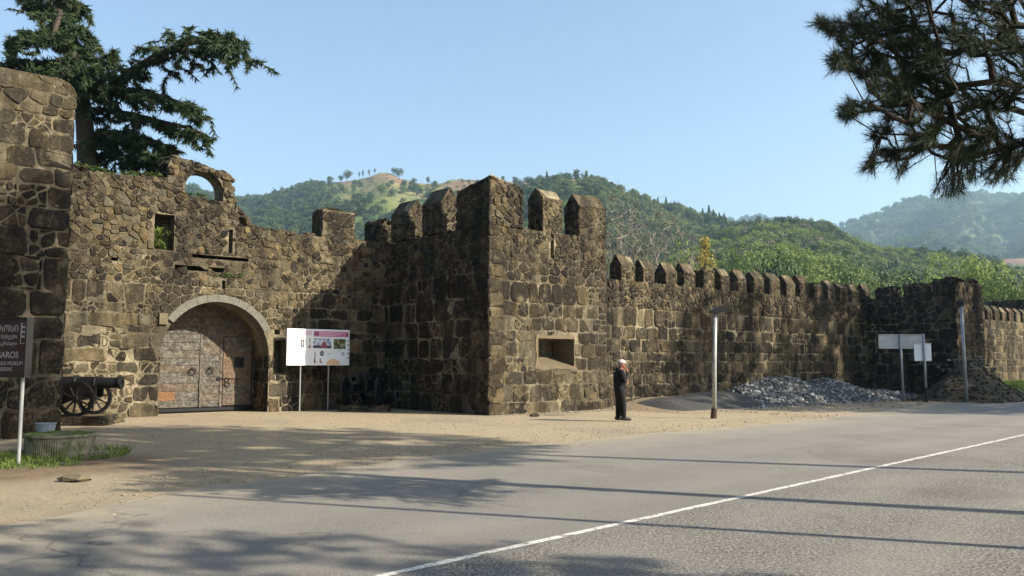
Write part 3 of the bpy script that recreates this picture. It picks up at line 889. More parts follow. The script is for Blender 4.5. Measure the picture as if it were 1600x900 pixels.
# ---------------------------------------------------------------- long wall
F = Fort('curtain_wall', 'long straight stone wall with a row of pointed merlons running beside the road', 'wall', 15, -.12, 15)
rg = F.rg; LV = -.12
mb = MB(); mb.prism(rect(TW - .3, 26.0, -.4, 4.70), [], F.p(0, LV, 0), X, Z, Y_, 0, 1.6); mb.build('wall_core', M['mortar'], F.e)
fr = F.front(LV)
stones_on(F.st, *fr, coursed(TW, 25.3, .0, 3.7, (.36, .50), (.38, .75), rg, .10, .03), None, (), .020, (.01, .045), rg, (.1, .8))
stones_on(F.st, *fr, voro(TW, 25.3, 3.7, 4.74, .21, .155, rg), None, (), .012, (.015, .05), rg, (.15, .85))
for i in range(16):
    a0 = 6.42 + i * 1.235 + rg.uniform(-.05, .05)
    dz = rg.uniform(-.12, .05)
    if i in (4, 11): merlon(F, 'u', a0, a0 + .7, LV, .55, 4.68, 5.42, 5.42, rg, .2, .15)
    else: merlon(F, 'u', a0 + rg.uniform(-.06, .06), a0 + rg.uniform(.60, .78), LV, .55, 4.68, 5.36 + dz, 5.72 + dz + rg.uniform(-.07, .06), rg, .2, .15)
for k in range(70): lump(F.st, F.p(rg.uniform(TW, 25.4), LV - rg.uniform(.02, .5), 4.71), rg.uniform(.06, .12), rg, flat=(1, 1, .5))
emit(F.e, F.st, M['stone'])

# ---------------------------------------------------------------- far tower and what lies beyond
F = Fort('far_tower', 'dark ruined stone tower at the far end of the long wall behind the rubble', 'tower', 25.1, 4.2, 16)
rg = F.rg; FU0, FU1, FV = 25.1, 28.3, 4.25
mb = MB(); mb.prism(rect(FU0, FU1, -.4, 4.95), [], F.p(0, FV, 0), X, Z, Y_, 0, 6.5)
mb.build('wall_core', M['mortar'], F.e)
fl = F.left(FU0)
stones_on(F.st, *fl, coursed(-.2, FV + .04, -.1, 3.6, (.45, .7), (.5, .95), rg, .1), None, (), .022, (.01, .04), rg, (.0, .5))
stones_on(F.st, *fl, voro(-.2, FV + .04, 3.6, 4.97, .45, .3, rg), None, (), .016, (.01, .04), rg, (.0, .55))
stones_on(F.st, *F.front(FV), coursed(FU0 - .04, FU1, -.1, 3.6, (.36, .55), (.4, .8), rg, .2), None, (), .022, (.01, .04), rg, (.1, .7))
stones_on(F.st, *F.front(FV), voro(FU0 - .04, FU1, 3.6, 4.97, .3, .22, rg), None, (), .016, (.01, .05), rg, (.1, .7))
merlon(F, 'v', .35, 1.32, FU0, .7, 4.9, 5.45, 5.45, rg, .4, .25, tone=(0, .5))
merlon(F, 'v', 1.80, 2.92, FU0, .7, 4.9, 5.52, 5.52, rg, .4, .25, tone=(0, .5))
merlon(F, 'v', 3.22, 4.27, FU0, .7, 4.9, 5.66, 5.66, rg, .4, .25, tone=(0, .5))
merlon(F, 'u', FU0 + .703, FU1, FV, .8, 4.9, 5.55, 5.55, rg, .3, .2)
for k in range(46): lump(F.st, F.p(rg.uniform(FU0 + .1, FU1), FV - rg.uniform(.05, .7), rg.uniform(5.45, 5.75)), rg.uniform(.1, .22), rg)
emit(F.e, F.st, M['stone'])

F = Fort('far_wall', 'distant sunlit stone wall with a row of merlons above a strip of grass', 'wall', 42, -.3, 17)
rg = F.rg; LV = -.3
mb = MB(); mb.prism(rect(28.4, 78, -.4, 4.45), [], F.p(0, LV, 0), X, Z, Y_, 0, 1.4); mb.build('wall_core', M['mortar'], F.e)
stones_on(F.st, *F.front(LV), coursed(37.5, 62, .1, 4.45, (.34, .5), (.4, .8), rg, .12, .03), None, (), .02, (.01, .035), rg, (.4, .95))
for i in range(22):
    a0 = 37.6 + i * 1.24
    mb = MB(); w = rg.uniform(.7, .8)
    merlon(F, 'u', a0, a0 + w, LV, .5, 4.44, 5.08, 5.34, rg, .36, .3, tone=(.4, .95))
emit(F.e, F.st, M['stone'])
F = Fort('distant_tower', 'low dark stone tower showing above the distant sunlit wall', 'tower', 66, 1, 18)
rg = F.rg
mb = MB(); mb.prism(rect(60, 72, -.4, 6.9), [], F.p(0, 3.2, 0), X, Z, Y_, 4.0, 11.0); mb.build('wall_core', M['mortar'], F.e)
stones_on(F.st, *F.front(-.8), voro(60, 72, 4.0, 6.95, .55, .4, rg), None, (), .015, (.01, .04), rg, (.0, .4))
stones_on(F.st, *F.left(60), voro(-7, -.8, 4.0, 6.95, .55, .4, rg), None, (), .015, (.01, .04), rg, (.0, .4))
emit(F.e, F.st, M['stone_dark'])
# ================================================================ vegetation
def leaf_mat(name, c0, c1, trans=.35, rnd=.5):
    t = NT(name); a = t.attr()
    oi = t.n('ShaderNodeObjectInfo')
    f = t.math('ADD', t.math('MULTIPLY', a[0], 1 - rnd), t.math('MULTIPLY', oi.outputs['Random'], rnd))
    c = t.mix(f, c0, c1)
    t.color(c); t.b.inputs['Roughness'].default_value = .6; t.b.inputs['Specular IOR Level'].default_value = .2
    tr = t.n('ShaderNodeBsdfTranslucent'); t.L(c, tr.inputs[0])
    ms = t.n('ShaderNodeMixShader'); ms.inputs[0].default_value = trans
    t.L(t.b.outputs[0], ms.inputs[1]); t.L(tr.outputs[0], ms.inputs[2])
    t.L(ms.outputs[0], t.t.nodes['Material Output'].inputs[0])
    return t.m
M['needle'] = leaf_mat('pine_needles', (.014, .021, .012), (.048, .062, .030), .15, .0)
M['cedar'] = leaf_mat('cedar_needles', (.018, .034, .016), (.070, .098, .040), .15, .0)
M['leaf_green'] = leaf_mat('green_leaves', (.048, .076, .022), (.13, .175, .055), .35, .6)
M['leaf_dark'] = leaf_mat('dark_leaves', (.026, .046, .018), (.070, .102, .040), .25, .6)
M['leaf_fresh'] = leaf_mat('spring_leaves', (.095, .135, .030), (.20, .25, .065), .4, .6)
M['leaf_yellow'] = leaf_mat('yellow_leaves', (.22, .17, .03), (.42, .33, .07), .4, .1)
M['leaf_brown'] = leaf_mat('bare_twigs', (.10, .085, .065), (.20, .175, .135), .1, .6)
M['grass'] = leaf_mat('grass_blades', (.06, .10, .02), (.22, .27, .07), .35, .0)

class Tree:
    """nodes joined to a parent; thickness from how many twigs hang on each"""
    def __init__(s): s.P = []; s.par = []
    def node(s, p, par): s.P.append(Vector(p)); s.par.append(par); return len(s.P) - 1
    def limb(s, pts, par=-1):
        ids = []
        for p in pts: par = s.node(p, par); ids.append(par)
        return ids
    def attach(s, targets, rg, seg=.35, sag=0.0, wob=.08, bias=None):
        tips = []
        for q in targets:
            q = Vector(q); A = s._arr()
            d = np.sqrt(((A - np.array(q)) ** 2).sum(1))
            if bias is not None: d = d + bias(A, q)
            i = int(np.argmin(d)); p0 = s.P[i]
            L = (q - p0).length; n = max(1, int(L / seg)); par = i
            for k in range(1, n + 1):
                t = k / n; p = p0.lerp(q, t)
                if k < n: p = p + Vector((rg.uniform(-1, 1), rg.uniform(-1, 1), rg.uniform(-1, 1))) * wob * L ** .5 * .6 + Vector((0, 0, sag * L * math.sin(t * math.pi)))
                par = s.node(p, par)
            tips.append(par)
        return tips
    def _arr(s):
        if not hasattr(s, 'A'): s.A = np.zeros((0, 3)); s.nA = 0
        n = len(s.P)
        if len(s.A) < n:
            B = np.full((n * 2 + 64, 3), 1e6); B[:s.nA] = s.A[:s.nA]; s.A = B
        for k in range(s.nA, n): s.A[k] = s.P[k]
        s.nA = n
        return s.A[:n]
    def wood(s, r0, mb, n=5, power=.5, fixed=None, rmax=9):
        cnt = [1] * len(s.P)
        for i in range(len(s.P) - 1, -1, -1):
            if s.par[i] >= 0: cnt[s.par[i]] += cnt[i] * .5 if False else cnt[i]
        R = [min(rmax, r0 * c ** power) for c in cnt]
        if fixed:
            for i, r in fixed.items(): R[i] = r
        for i in range(len(s.P)):
            p = s.par[i]
            if p < 0: continue
            rr = R[p] if R[p] < R[i] * 2.2 else R[i] * 1.25
            mb.tube([s.P[p], s.P[i]], [rr, R[i]], n if R[i] > r0 * 3 else 3, cap=False)
        return R

def needles(mb, c, d, rg, n, ln, w, spread=1.0):
    d = d.normalized() if d.length > 1e-6 else Z
    for k in range(n):
        r = Vector((rg.gauss(0, 1), rg.gauss(0, 1), rg.gauss(0, 1)))
        q = (d * rg.uniform(.2, 1.3) + r.normalized() * spread).normalized()
        l = ln * rg.uniform(.7, 1.15)
        s = q.cross(r); s = s.normalized() if s.length > 1e-6 else X
        b = c + d * rg.uniform(-.06, .04)
        mb.add([b - s * w, b + s * w, b + q * l], [(0, 1, 2)], (rg.random(), 0, 0))

def inst_leaf(mb, c, nrm, size, rg, tone):
    a = Vector((rg.gauss(0, 1), rg.gauss(0, 1), rg.gauss(0, 1))).normalized()
    n = (nrm + a * .8).normalized(); t = n.cross(a); t = t.normalized() if t.length > 1e-5 else X; b = n.cross(t)
    s = size * rg.uniform(.6, 1.3); k = rg.uniform(.5, .9)
    mb.add([c - t * s * .5, c + b * s * .5 * k, c + t * s * .5, c - b * s * .5 * k], [(0, 1, 2, 3)], (tone, 0, 0))

# ---------------------------------------------------------------- the pine hanging over the road, and its neighbours
def pine(base, H, crown_pts, seed, lean=(0, 0), nn=34, w=.0032, ln=.135, rt=.17, multi=3, zbig=None):
    """crown_pts are in world space; returns (trunk mesh builder, needle mesh builder)"""
    rg = random.Random(seed); T = Tree(); base = Vector(base)
    tr = [base + Vector((lean[0] * t * t + .12 * math.sin(t * 7), lean[1] * t * t + .1 * math.cos(t * 5) - .1, -.2 + (H + .2) * t)) for t in [k / 14 for k in range(15)]]
    ids = T.limb(tr)
    fixed = {i: rt * (1 - .82 * k / 14) for k, i in enumerate(ids)}
    pts = sorted(crown_pts, key=lambda q: min((Vector(q) - p).length for p in tr))
    lim = lambda A, q: 0.9 * np.maximum(0, A[:, 2] - q.z) + 3.0 * (A[:, 2] < base.z + H * .22)
    # a few strong limbs first
    big = [p for i, p in enumerate(pts) if i % 22 == 0]
    T.attach(big, rg, .5, .06, .10, lim)
    tips = T.attach([p for i, p in enumerate(pts) if i % 22], rg, .22, .03, .14, lim)
    wood = MB(); R = T.wood(.0048, wood, 6, .40, fixed, .034)
    fol = MB()
    for i in tips:
        p = T.P[i]; par = T.P[T.par[i]]; d = p - par
        if d.length < 1e-4: d = Z
        if zbig and p.z > zbig:
            for k in range(3): needles(fol, p.lerp(par, k * .5), d.normalized() + Vector((0, 0, .15)), rg, 16, .34, .02, 1.05)
            continue
        for k in range(multi):
            needles(fol, p.lerp(par, k * .45), d.normalized() + Vector((0, 0, .15)), rg, nn, ln, w, 1.05)
    return wood, fol

PX, PY = 9.7, 7.6
CL = [(1281, 38, 13, 10, 5), (1303, 46, 18, 14, 9), (1339, 62, 32, 34, 26), (1314, 97, 22, 16, 12), (1367, 34, 40, 34, 26), (1417, 36, 45, 38, 30),
      (1420, 96, 52, 44, 40), (1357, 105, 28, 20, 14), (1392, 134, 38, 26, 22), (1339, 167, 25, 15, 10), (1322, 180, 14, 8, 4), (1403, 172, 32, 22, 15), (1449, 142, 48, 34, 26),
      (1470, 84, 48, 46, 30), (1535, 45, 60, 46, 36), (1575, 100, 34, 56, 22), (1500, 160, 46, 30, 18), (1376, 208, 22, 12, 7), (1442, 199, 36, 24, 16),
      (1389, 243, 24, 12, 9), (1360, 262, 12, 8, 4), (1407, 264, 14, 9, 4), (1438, 229, 30, 16, 10), (1545, 175, 46, 36, 20), (1535, 228, 56, 28, 22), (1575, 245, 24, 22, 10),
      (1492, 243, 34, 15, 11), (1487, 295, 26, 7, 9), (1545, 276, 40, 9, 11), (1590, 30, 40, 60, 20), (1640, 120, 50, 90, 40), (1640, 220, 40, 60, 25), (1400, -30, 90, 40, 40), (1550, -60, 120, 60, 60)]
rg = random.Random(5)
cp = []
for cx, cy, rx, ry, n in CL:
    D = 8.8 + (cx - 1280) / 330 * -.4 + rg.uniform(-.3, .5)
    for k in range(int(n * 3.1)):
        a = rg.uniform(0, 6.283); r = math.sqrt(rg.random())
        cp.append(at(cx + rx * r * math.cos(a), cy + ry * r * math.sin(a), D + rg.uniform(-.55, .75)))
for k in range(2300):                                   # the rest of the crown, high above and out of frame
    z = rg.uniform(7.6, 18.4); t = (z - 7) / 11.2
    rad = (2.6 + 2.0 * math.sin(t * 2.6)) * (1 if t < .8 else max(.15, 1 - (t - .8) * 4.2))
    a = rg.uniform(0, 6.283); r = rad * rg.random() ** .6
    q = (PX - 1.0 + r * math.cos(a), PY + 4.2 + r * .85 * math.sin(a), z + rg.uniform(-.4, .4))
    if noise.noise(Vector(q) * .55) > -.12: cp.append(q)
wood, fol = pine((PX, PY, 0), 17.5, cp, 7, (-.3, 3.4), 26, .0026, .13, multi=2, zbig=7.4)
pe = empty('pine_tree', (PX, PY, 0)); tag(pe, 'dark long-needled pine hanging its boughs over the road', 'tree')
for mbx, nm, mt in ((wood, 'trunk', 'pine_bark'), (fol, 'crown', 'needle')):
    mbx.v = [(x - PX, y - PY, z) for x, y, z in mbx.v]; mbx.build(nm, M[mt], pe, fix=False)

# shade pines outside the picture: along the road, and added ones at left
def shade_pine(seed, H, z0, rad, n):
    rg = random.Random(seed); cp = []
    while len(cp) < n:
        z = rg.uniform(z0, H); t = (z - z0) / (H - z0)
        rr = rad * (.55 + .6 * math.sin(min(1, t * 1.15) * 2.4)) * (1 if t < .8 else max(.12, 1 - (t - .8) * 4.2))
        a = rg.uniform(0, 6.283); r = rr * rg.random() ** .55
        q = Vector((r * math.cos(a), r * math.sin(a), z))
        if noise.noise(q * .5 + Vector((seed, 0, 0))) > -.08: cp.append(q)
    return pine((0, 0, 0), H - .6, cp, seed, (.3, .2), 16, .022, .36, .2, 3)
def put_pine(src, x, y, rz, sc, label):
    e = copy_tree(src) if src.get('placed') else src
    e['placed'] = 1; e.location = (x, y, 0); e.rotation_euler = (0, 0, rz); e.scale = (sc,) * 3
    tag(e, label, 'tree', 'pines along the road'); return e
sp = empty('pine_tree', (0, 0, 0))
wood, fol = shade_pine(21, 19, 6.0, 4.6, 1500)
wood.build('trunk', M['bark'], sp, fix=False); fol.build('crown', M['needle'], sp, fix=False)
LBL = 'tall roadside pine out of sight that shades the road and the long wall'
put_pine(sp, 10.9, .45, 0.4, .64, LBL)
put_pine(sp, 31.0, 27.0, 1.1, 1.0, LBL)
put_pine(sp, 36.8, 33.0, 3.0, 1.05, LBL)
put_pine(sp, 43.0, 36.0, 4.6, .95, LBL)
put_pine(sp, 49.0, 43.0, 5.3, 1.0, LBL)
put_pine(sp, 26.5, 25.6, 0.2, .62, LBL)
put_pine(sp, 33.5, 30.2, 2.6, .8, LBL)
LB2 = 'added pine out of sight at left that blocks sky light'
for x, y, r, s in ((-13, 1.5, 1.0, .9), (-19, 5.5, 2.2, .85), (-24, 11.5, 3.1, .8), (-8, -4.5, 4.0, .95), (-1, -7, 5.2, 1.0)): put_pine(sp, x, y, r, s, LB2)  # added unseen trees that cut sky light on the left-facing walls
sq = empty('pine_tree', (0, 0, 0))
wood, fol = shade_pine(22, 19, 12.6, 4.0, 900)
wood.build('trunk', M['bark'], sq, fix=False); fol.build('crown', M['needle'], sq, fix=False)
LB3 = 'high-crowned roadside pine out of sight whose shade falls before the gate'
put_pine(sq, 18.6, 8.7, 0.5, 1.0, LB3)
for o in list(bpy.data.objects):
    if o.get('placed'): del o['placed']

# ---------------------------------------------------------------- the cedar behind the gate wall
CD = 33.0
rg = random.Random(31); T = Tree()
def cl(pts, z=0): return [at(px, py, CD + dz) for px, py, dz in pts]
base = at(137, 262, CD); base.z = -.2
trunk = [base] + cl([(137, 262, 0), (134, 215, 0), (130, 170, 0), (124, 130, 0), (112, 90, 0), (98, 50, 0), (86, 10, 0), (78, -35, 0), (74, -70, 0)])
tid = T.limb(trunk)
LIMBS = [  # start index on trunk, path (px, py, depth offset), spread of the spray in px, density
    (4, [(160, 145, 0), (205, 112, -.6), (250, 84, -1.2), (290, 68, -1.5), (325, 62, -1.8), (352, 59, -2), (372, 62, -2.2)], 28, 300),
    (4, [(165, 150, 0), (205, 140, -.5), (250, 150, -1), (290, 164, -1.4), (312, 170, -1.6)], 20, 170),
    (3, [(160, 172, .2), (205, 178, -.3), (250, 190, -.8), (295, 200, -1.1), (320, 210, -1.3)], 17, 160),
    (2, [(165, 207, .2), (205, 212, -.2), (245, 222, -.6), (275, 236, -.9)], 24, 190),
    (1, [(160, 240, .5), (195, 244, .3), (230, 250, .2), (262, 262, 0)], 20, 130),
    (2, [(150, 210, 1), (180, 222, 1.6), (215, 236, 2), (250, 250, 2.3)], 22, 120),
    (5, [(130, 88, .3), (150, 92, .2), (172, 90, 0), (182, 84, 0)], 14, 60),
    (5, [(95, 96, -.4), (65, 100, -.8), (30, 96, -1), (4, 100, -1.2)], 20, 150),
    (6, [(75, 55, 0), (50, 52, -.3), (28, 58, -.5), (16, 68, -.6)], 16, 110),
    (6, [(112, 44, .3), (128, 48, .4), (142, 56, .5), (148, 66, .5)], 12, 80),
    (7, [(70, 12, 0), (58, 8, 0), (44, 6, 0)], 12, 50), (7, [(104, 10, .2), (122, 8, .3), (136, 14, .4)], 11, 50),
    (7, [(95, 22, -.6), (88, 40, -1.2), (82, 62, -1.6)], 22, 170), (5, [(110, 100, -.6), (106, 108, -1.3), (98, 118, -1.8)], 26, 200),
    (4, [(140, 120, -.6), (150, 108, -1.2), (166, 104, -1.6)], 20, 120), (8, [(85, -20, -.3), (110, -14, -.5)], 18, 60), (8, [(60, -16, .3), (45, -12, .5)], 16, 50),
    (6, [(104, 60, 1), (118, 70, 1.6), (128, 84, 2)], 16, 100), (5, [(90, 110, 1.2), (60, 118, 1.8), (30, 122, 2.2)], 18, 90)]
fol = MB()
U3 = CD / FPX
tips_all = []
for st, path, spr, n in LIMBS:
    ids = T.limb(cl(path), tid[st])
    pts3 = [T.P[tid[st]]] + [T.P[i] for i in ids]
    tg = []
    for k in range(int(n * .98)):
        t = rg.random() ** .8 * (len(pts3) - 1.001); i = int(t); c = pts3[i].lerp(pts3[i + 1], t - i)
        ax = (pts3[i + 1] - pts3[i]).normalized(); side = ax.cross(Z).normalized()
        w = spr * U3
        s = rg.gauss(0, .75) * w * 1.15
        q = c + side * s + ax * abs(s) * rg.uniform(.0, .45) + Vector((0, 0, rg.uniform(-.5, .30) * w - .28 * abs(s)))
        if rg.random() < .30: q.z -= rg.uniform(.2, 1.0) * w
        tg.append(q)
    tg.sort(key=lambda q: min((q - p).length for p in pts3))
    tips_all += T.attach(tg, rg, .3, .06, .08)
tops = T.attach(cl([(262, 47, -1.2), (268, 52, -1.3), (292, 45, -1.4), (300, 42, -1.4), (285, 55, -1.3), (256, 55, -1.2), (240, 74, -1), (222, 78, -.9)]), rg, .3)
tips_all += tops
wood = MB(); T.wood(.010, wood, 7, .48, {i: max(.06, .44 - .04 * k) for k, i in enumerate(tid)}, .26)
for i in tips_all:
    p = T.P[i]; par = T.P[T.par[i]]; d = (p - par)
    for k in range(4):
        c = p.lerp(par, k * .42)
        dd = d.normalized() + Vector((0, 0, -.25)) if d.length > 1e-4 else Vector((0, 0, -1))
        for m in range(11):
            r = Vector((rg.gauss(0, 1), rg.gauss(0, 1), rg.gauss(0, .45) - .25)).normalized()
            q = (dd * .8 + r).normalized(); l = rg.uniform(.16, .36); s = q.cross(Vector((rg.gauss(0, 1), rg.gauss(0, 1), rg.gauss(0, 1)))).normalized() * .030
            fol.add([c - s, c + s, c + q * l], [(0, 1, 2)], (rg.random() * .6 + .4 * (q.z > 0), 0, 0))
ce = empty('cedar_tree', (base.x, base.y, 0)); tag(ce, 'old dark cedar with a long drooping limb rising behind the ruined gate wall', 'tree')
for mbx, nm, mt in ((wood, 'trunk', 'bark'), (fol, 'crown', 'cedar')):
    mbx.v = [(x - base.x, y - base.y, z) for x, y, z in mbx.v]; mbx.build(nm, M[mt], ce, fix=False)

# ---------------------------------------------------------------- hills
def hill_mat(name, green, brown, dry):
    t = NT(name); a = t.attr()
    f = t.noise(.03, 6, .65); g = t.noise(.16, 6, .7)
    c = t.mix(t.ramp(g, [(.3, 0.0), (.7, 1.0)]), [x * .6 for x in green], [x * 1.3 for x in green])
    c = t.mix(t.math('MULTIPLY', a[0], t.ramp(f, [(.3, .5), (.6, 1.0)])), c, brown)
    c = t.mix(t.math('MULTIPLY', a[1], t.ramp(f, [(.42, 0.0), (.56, 1.0)])), c, dry)
    t.color(c); t.b.inputs['Specular IOR Level'].default_value = .05
    t.bump(t.noise(.35, 6, .7), 1.2, 1.0)
    return t.m
M['hill'] = hill_mat('hillside', (.085, .11, .036), (.20, .105, .075), (.20, .17, .08))
M['hill_far'] = hill_mat('far_hillside', (.045, .065, .028), (.16, .13, .09), (.14, .13, .07))

def interp(pts, x):
    if x <= pts[0][0]: return pts[0][1]
    for (a, p), (b, q) in zip(pts, pts[1:]):
        if x <= b:
            t = (x - a) / (b - a); return p + (q - p) * (t * t * (3 - 2 * t) * .5 + t * .5)
    return pts[-1][1]
class Hill:
    def __init__(s, ridge, Dn, Dr, lump_h, seed, z0=0, tree_h=0, shape=1.0):
        s.r = ridge; s.Dn = Dn; s.Dr = Dr; s.l = lump_h; s.seed = seed; s.z0 = z0; s.th = tree_h; s.sh = shape
    def pt(s, px, t):
        Dr = s.Dr * (1 + .12 * math.sin(px * .004 + s.seed)); D = s.Dn + (Dr - s.Dn) * t
        zr = at(px, interp(s.r, px), Dr).z - s.th
        k = t ** s.sh if t <= 1 else 1 - (t - 1) * .8
        p = at(px, 569, D); x, y = p.x, p.y
        env = math.sin(min(1, t) * math.pi) ** .6 if t < 1 else 0
        z = s.z0 + (zr - s.z0) * k + env * s.l * (noise.fractal(Vector((x, y, s.seed * 50)) / 130.0, 1, 2, 5))
        z += .12 * s.l * noise.noise(Vector((x, y, 7)) / 22.0)
        return Vector((x, y, z))
    def mesh(s, name, mat, x0, x1, step, nt, tone):
        mb = MB(); xs = list(np.arange(x0, x1 + 1, step)); ts = [1.35 * k / nt for k in range(nt + 1)]
        for t in ts:
            for px in xs:
                mb.v.append(tuple(s.pt(px, t))); mb.t.append(tone(px, t))
        n = len(xs)
        for j in range(nt):
            for i in range(n - 1):
                k = j * n + i; mb.f.append((k, k + 1, k + n + 1, k + n))
        return tag(mb.build(name, mat, smooth=True, fix=False), kind='structure')

RA = [(-900, 330), (-300, 300), (60, 300), (200, 306), (290, 296), (330, 308), (370, 312), (400, 306), (440, 300), (480, 286), (520, 279), (560, 275), (590, 266), (606, 264), (625, 272), (660, 281), (700, 279), (760, 277), (840, 281), (900, 300), (1000, 330), (1200, 360), (1500, 400), (2200, 430)]
RB = [(620, 420), (700, 352), (760, 318), (800, 298), (840, 279), (870, 270), (905, 268), (940, 274), (975, 291), (1000, 301), (1050, 320), (1100, 337), (1145, 349), (1200, 362), (1300, 392), (1400, 420), (1500, 450)]
RCc = [(880, 460), (1000, 415), (1060, 385), (1100, 366), (1140, 352), (1180, 344), (1240, 344), (1300, 351), (1340, 377), (1380, 390), (1440, 390), (1500, 397), (1550, 407), (1600, 421), (1750, 440), (2300, 470)]
RDd = [(1080, 352), (1150, 345), (1200, 343), (1260, 352), (1320, 354), (1350, 342), (1380, 331), (1440, 311), (1500, 303), (1560, 302), (1600, 304), (1800, 290), (2200, 310), (2700, 400)]
hA = Hill(RA, 420, 1150, 26, 1.0, 0, 4, .95)
hB = Hill(RB, 260, 760, 18, 2.0, 0, 6, 1.0)
hC = Hill(RCc, 150, 470, 9, 3.0, 0, 7, .9)
hD = Hill(RDd, 900, 2500, 70, 4.0, 0, 8, 1.05)
def toneA(px, t):
    top = smooth(.86, .95, t) * smooth(520, 580, px) + smooth(.90, .98, t) * smooth(480, 560, px)
    red = smooth(640, 720, px) * smooth(.72, .84, t)
    return (min(1, top * .9 + red), smooth(500, 560, px) * smooth(.5, .62, t) * smooth(860, 780, px), 0)
hA.mesh('hill', M['hill'], -900, 2000, 10, 60, toneA)
hB.mesh('hill', M['hill'], 620, 1500, 8, 46, lambda px, t: (.25 * smooth(.8, 1, t), .5 * smooth(.85, .95, t) * smooth(960, 900, px), 0))
hC.mesh('hill', M['hill'], 880, 2200, 8, 40, lambda px, t: (.3, .0, 0))
hD.mesh('hill', M['hill_far'], 1080, 2600, 10, 50, lambda px, t: (.35 * smooth(.5, .9, t) * smooth(1480, 1560, px), .5, 0))

# tree shapes
def crown(kind, seed, nl=75, ls=.085):
    rg = random.Random(seed); mb = MB()
    if kind == 'round':
        lobes = [(Vector((rg.uniform(-.3, .3), rg.uniform(-.3, .3), .62 + rg.uniform(-.22, .25))), rg.uniform(.18, .30)) for _ in range(13)]
        for c, r in lobes:
            for k in range(nl):
                d = Vector((rg.gauss(0, 1), rg.gauss(0, 1), rg.gauss(0, 1))).normalized()
                inst_leaf(mb, c + d * r * rg.uniform(.75, 1.05), d, ls, rg, rg.random())
        for k in range(5): mb.tube([(0, 0, -.05), (rg.uniform(-.05, .05), rg.uniform(-.05, .05), .3), lobes[k][0]], [.025, .018, .008], 4, (.0, 0, 0), False)
    elif kind == 'conifer':
        for k in range(420):
            t = rg.random() ** .8; r = (.20 * (1 - t) + .02) * rg.uniform(.6, 1.15) * (1 + .25 * math.sin(t * 40)); a = rg.uniform(0, 6.283)
            c = Vector((r * math.cos(a), r * math.sin(a), .06 + t * .94)); inst_leaf(mb, c, Vector((math.cos(a), math.sin(a), .2)), .11, rg, rg.random())
        mb.tube([(0, 0, -.05), (0, 0, .9)], [.02, .006], 4, (0, 0, 0), False)
    elif kind == 'tall':                                 # tall ragged eucalypt or pine
        lobes = [(Vector((rg.uniform(-.16, .16), rg.uniform(-.16, .16), rg.uniform(.42, .95))), rg.uniform(.08, .16)) for _ in range(13)]
        for c, r in lobes:
            for k in range(22):
                d = Vector((rg.gauss(0, 1), rg.gauss(0, 1), rg.gauss(0, 1))).normalized()
                inst_leaf(mb, c + d * r * rg.uniform(.6, 1.1), d, .095, rg, rg.random())
            mb.tube([(0, 0, c.z - .15), c], [.008, .004], 3, (0, 0, 0), False)
        mb.tube([(0, 0, -.05), (0, 0, .85)], [.018, .006], 4, (0, 0, 0), False)
    elif kind == 'bush':
        for k in range(260):
            d = Vector((rg.gauss(0, 1), rg.gauss(0, 1), abs(rg.gauss(0, .8)))).normalized()
            c = Vector((d.x * .5, d.y * .5, d.z * .55)) * rg.uniform(.75, 1.05) * (1 + .25 * noise.noise(d * 2.3 + Vector((seed, 0, 0))))
            inst_leaf(mb, c, d, .15, rg, rg.random())
    return mb
def point_forest(name, pts, sc, mesh_mb, mat, seed):
    rg = random.Random(seed)
    pm = bpy.data.meshes.new(name + '_shape'); pm.from_pydata(mesh_mb.v, [], mesh_mb.f)
    a_ = pm.attributes.new('tone', 'FLOAT_COLOR', 'POINT'); arr = np.ones((len(mesh_mb.v), 4), dtype=np.float32); arr[:, :3] = np.array(mesh_mb.t); a_.data.foreach_set('color', arr.ravel())
    pm.materials.append(mat)
    po = bpy.data.objects.new(name + '_shape', pm)
    me = bpy.data.meshes.new(name); me.from_pydata([tuple(p) for p in pts], [], [])
    s = me.attributes.new('size', 'FLOAT_VECTOR', 'POINT'); s.data.foreach_set('vector', np.array(sc, dtype=np.float32).ravel())
    r = me.attributes.new('turn', 'FLOAT_VECTOR', 'POINT'); r.data.foreach_set('vector', np.array([(rg.uniform(-.08, .08), rg.uniform(-.08, .08), rg.uniform(0, 6.283)) for _ in pts], dtype=np.float32).ravel())
    ng = bpy.data.node_groups.new(name, 'GeometryNodeTree')
    ng.interface.new_socket('Geometry', in_out='INPUT', socket_type='NodeSocketGeometry'); ng.interface.new_socket('Geometry', in_out='OUTPUT', socket_type='NodeSocketGeometry')
    gi = ng.nodes.new('NodeGroupInput'); go = ng.nodes.new('NodeGroupOutput'); ip = ng.nodes.new('GeometryNodeInstanceOnPoints'); ob = ng.nodes.new('GeometryNodeObjectInfo')
    ob.inputs['Object'].default_value = po
    an = []
    for nm in ('size', 'turn'):
        q = ng.nodes.new('GeometryNodeInputNamedAttribute'); q.data_type = 'FLOAT_VECTOR'; q.inputs['Name'].default_value = nm; an.append(q)
    Lk = ng.links.new
    Lk(gi.outputs[0], ip.inputs['Points']); Lk(ob.outputs['Geometry'], ip.inputs['Instance']); Lk(an[0].outputs[0], ip.inputs['Scale']); Lk(an[1].outputs[0], ip.inputs['Rotation']); Lk(ip.outputs[0], go.inputs[0])
    o = bpy.data.objects.new(name, me); COL.objects.link(o)
    md = o.modifiers.new('trees', 'NODES'); md.node_group = ng
    return o
FOREST = {}
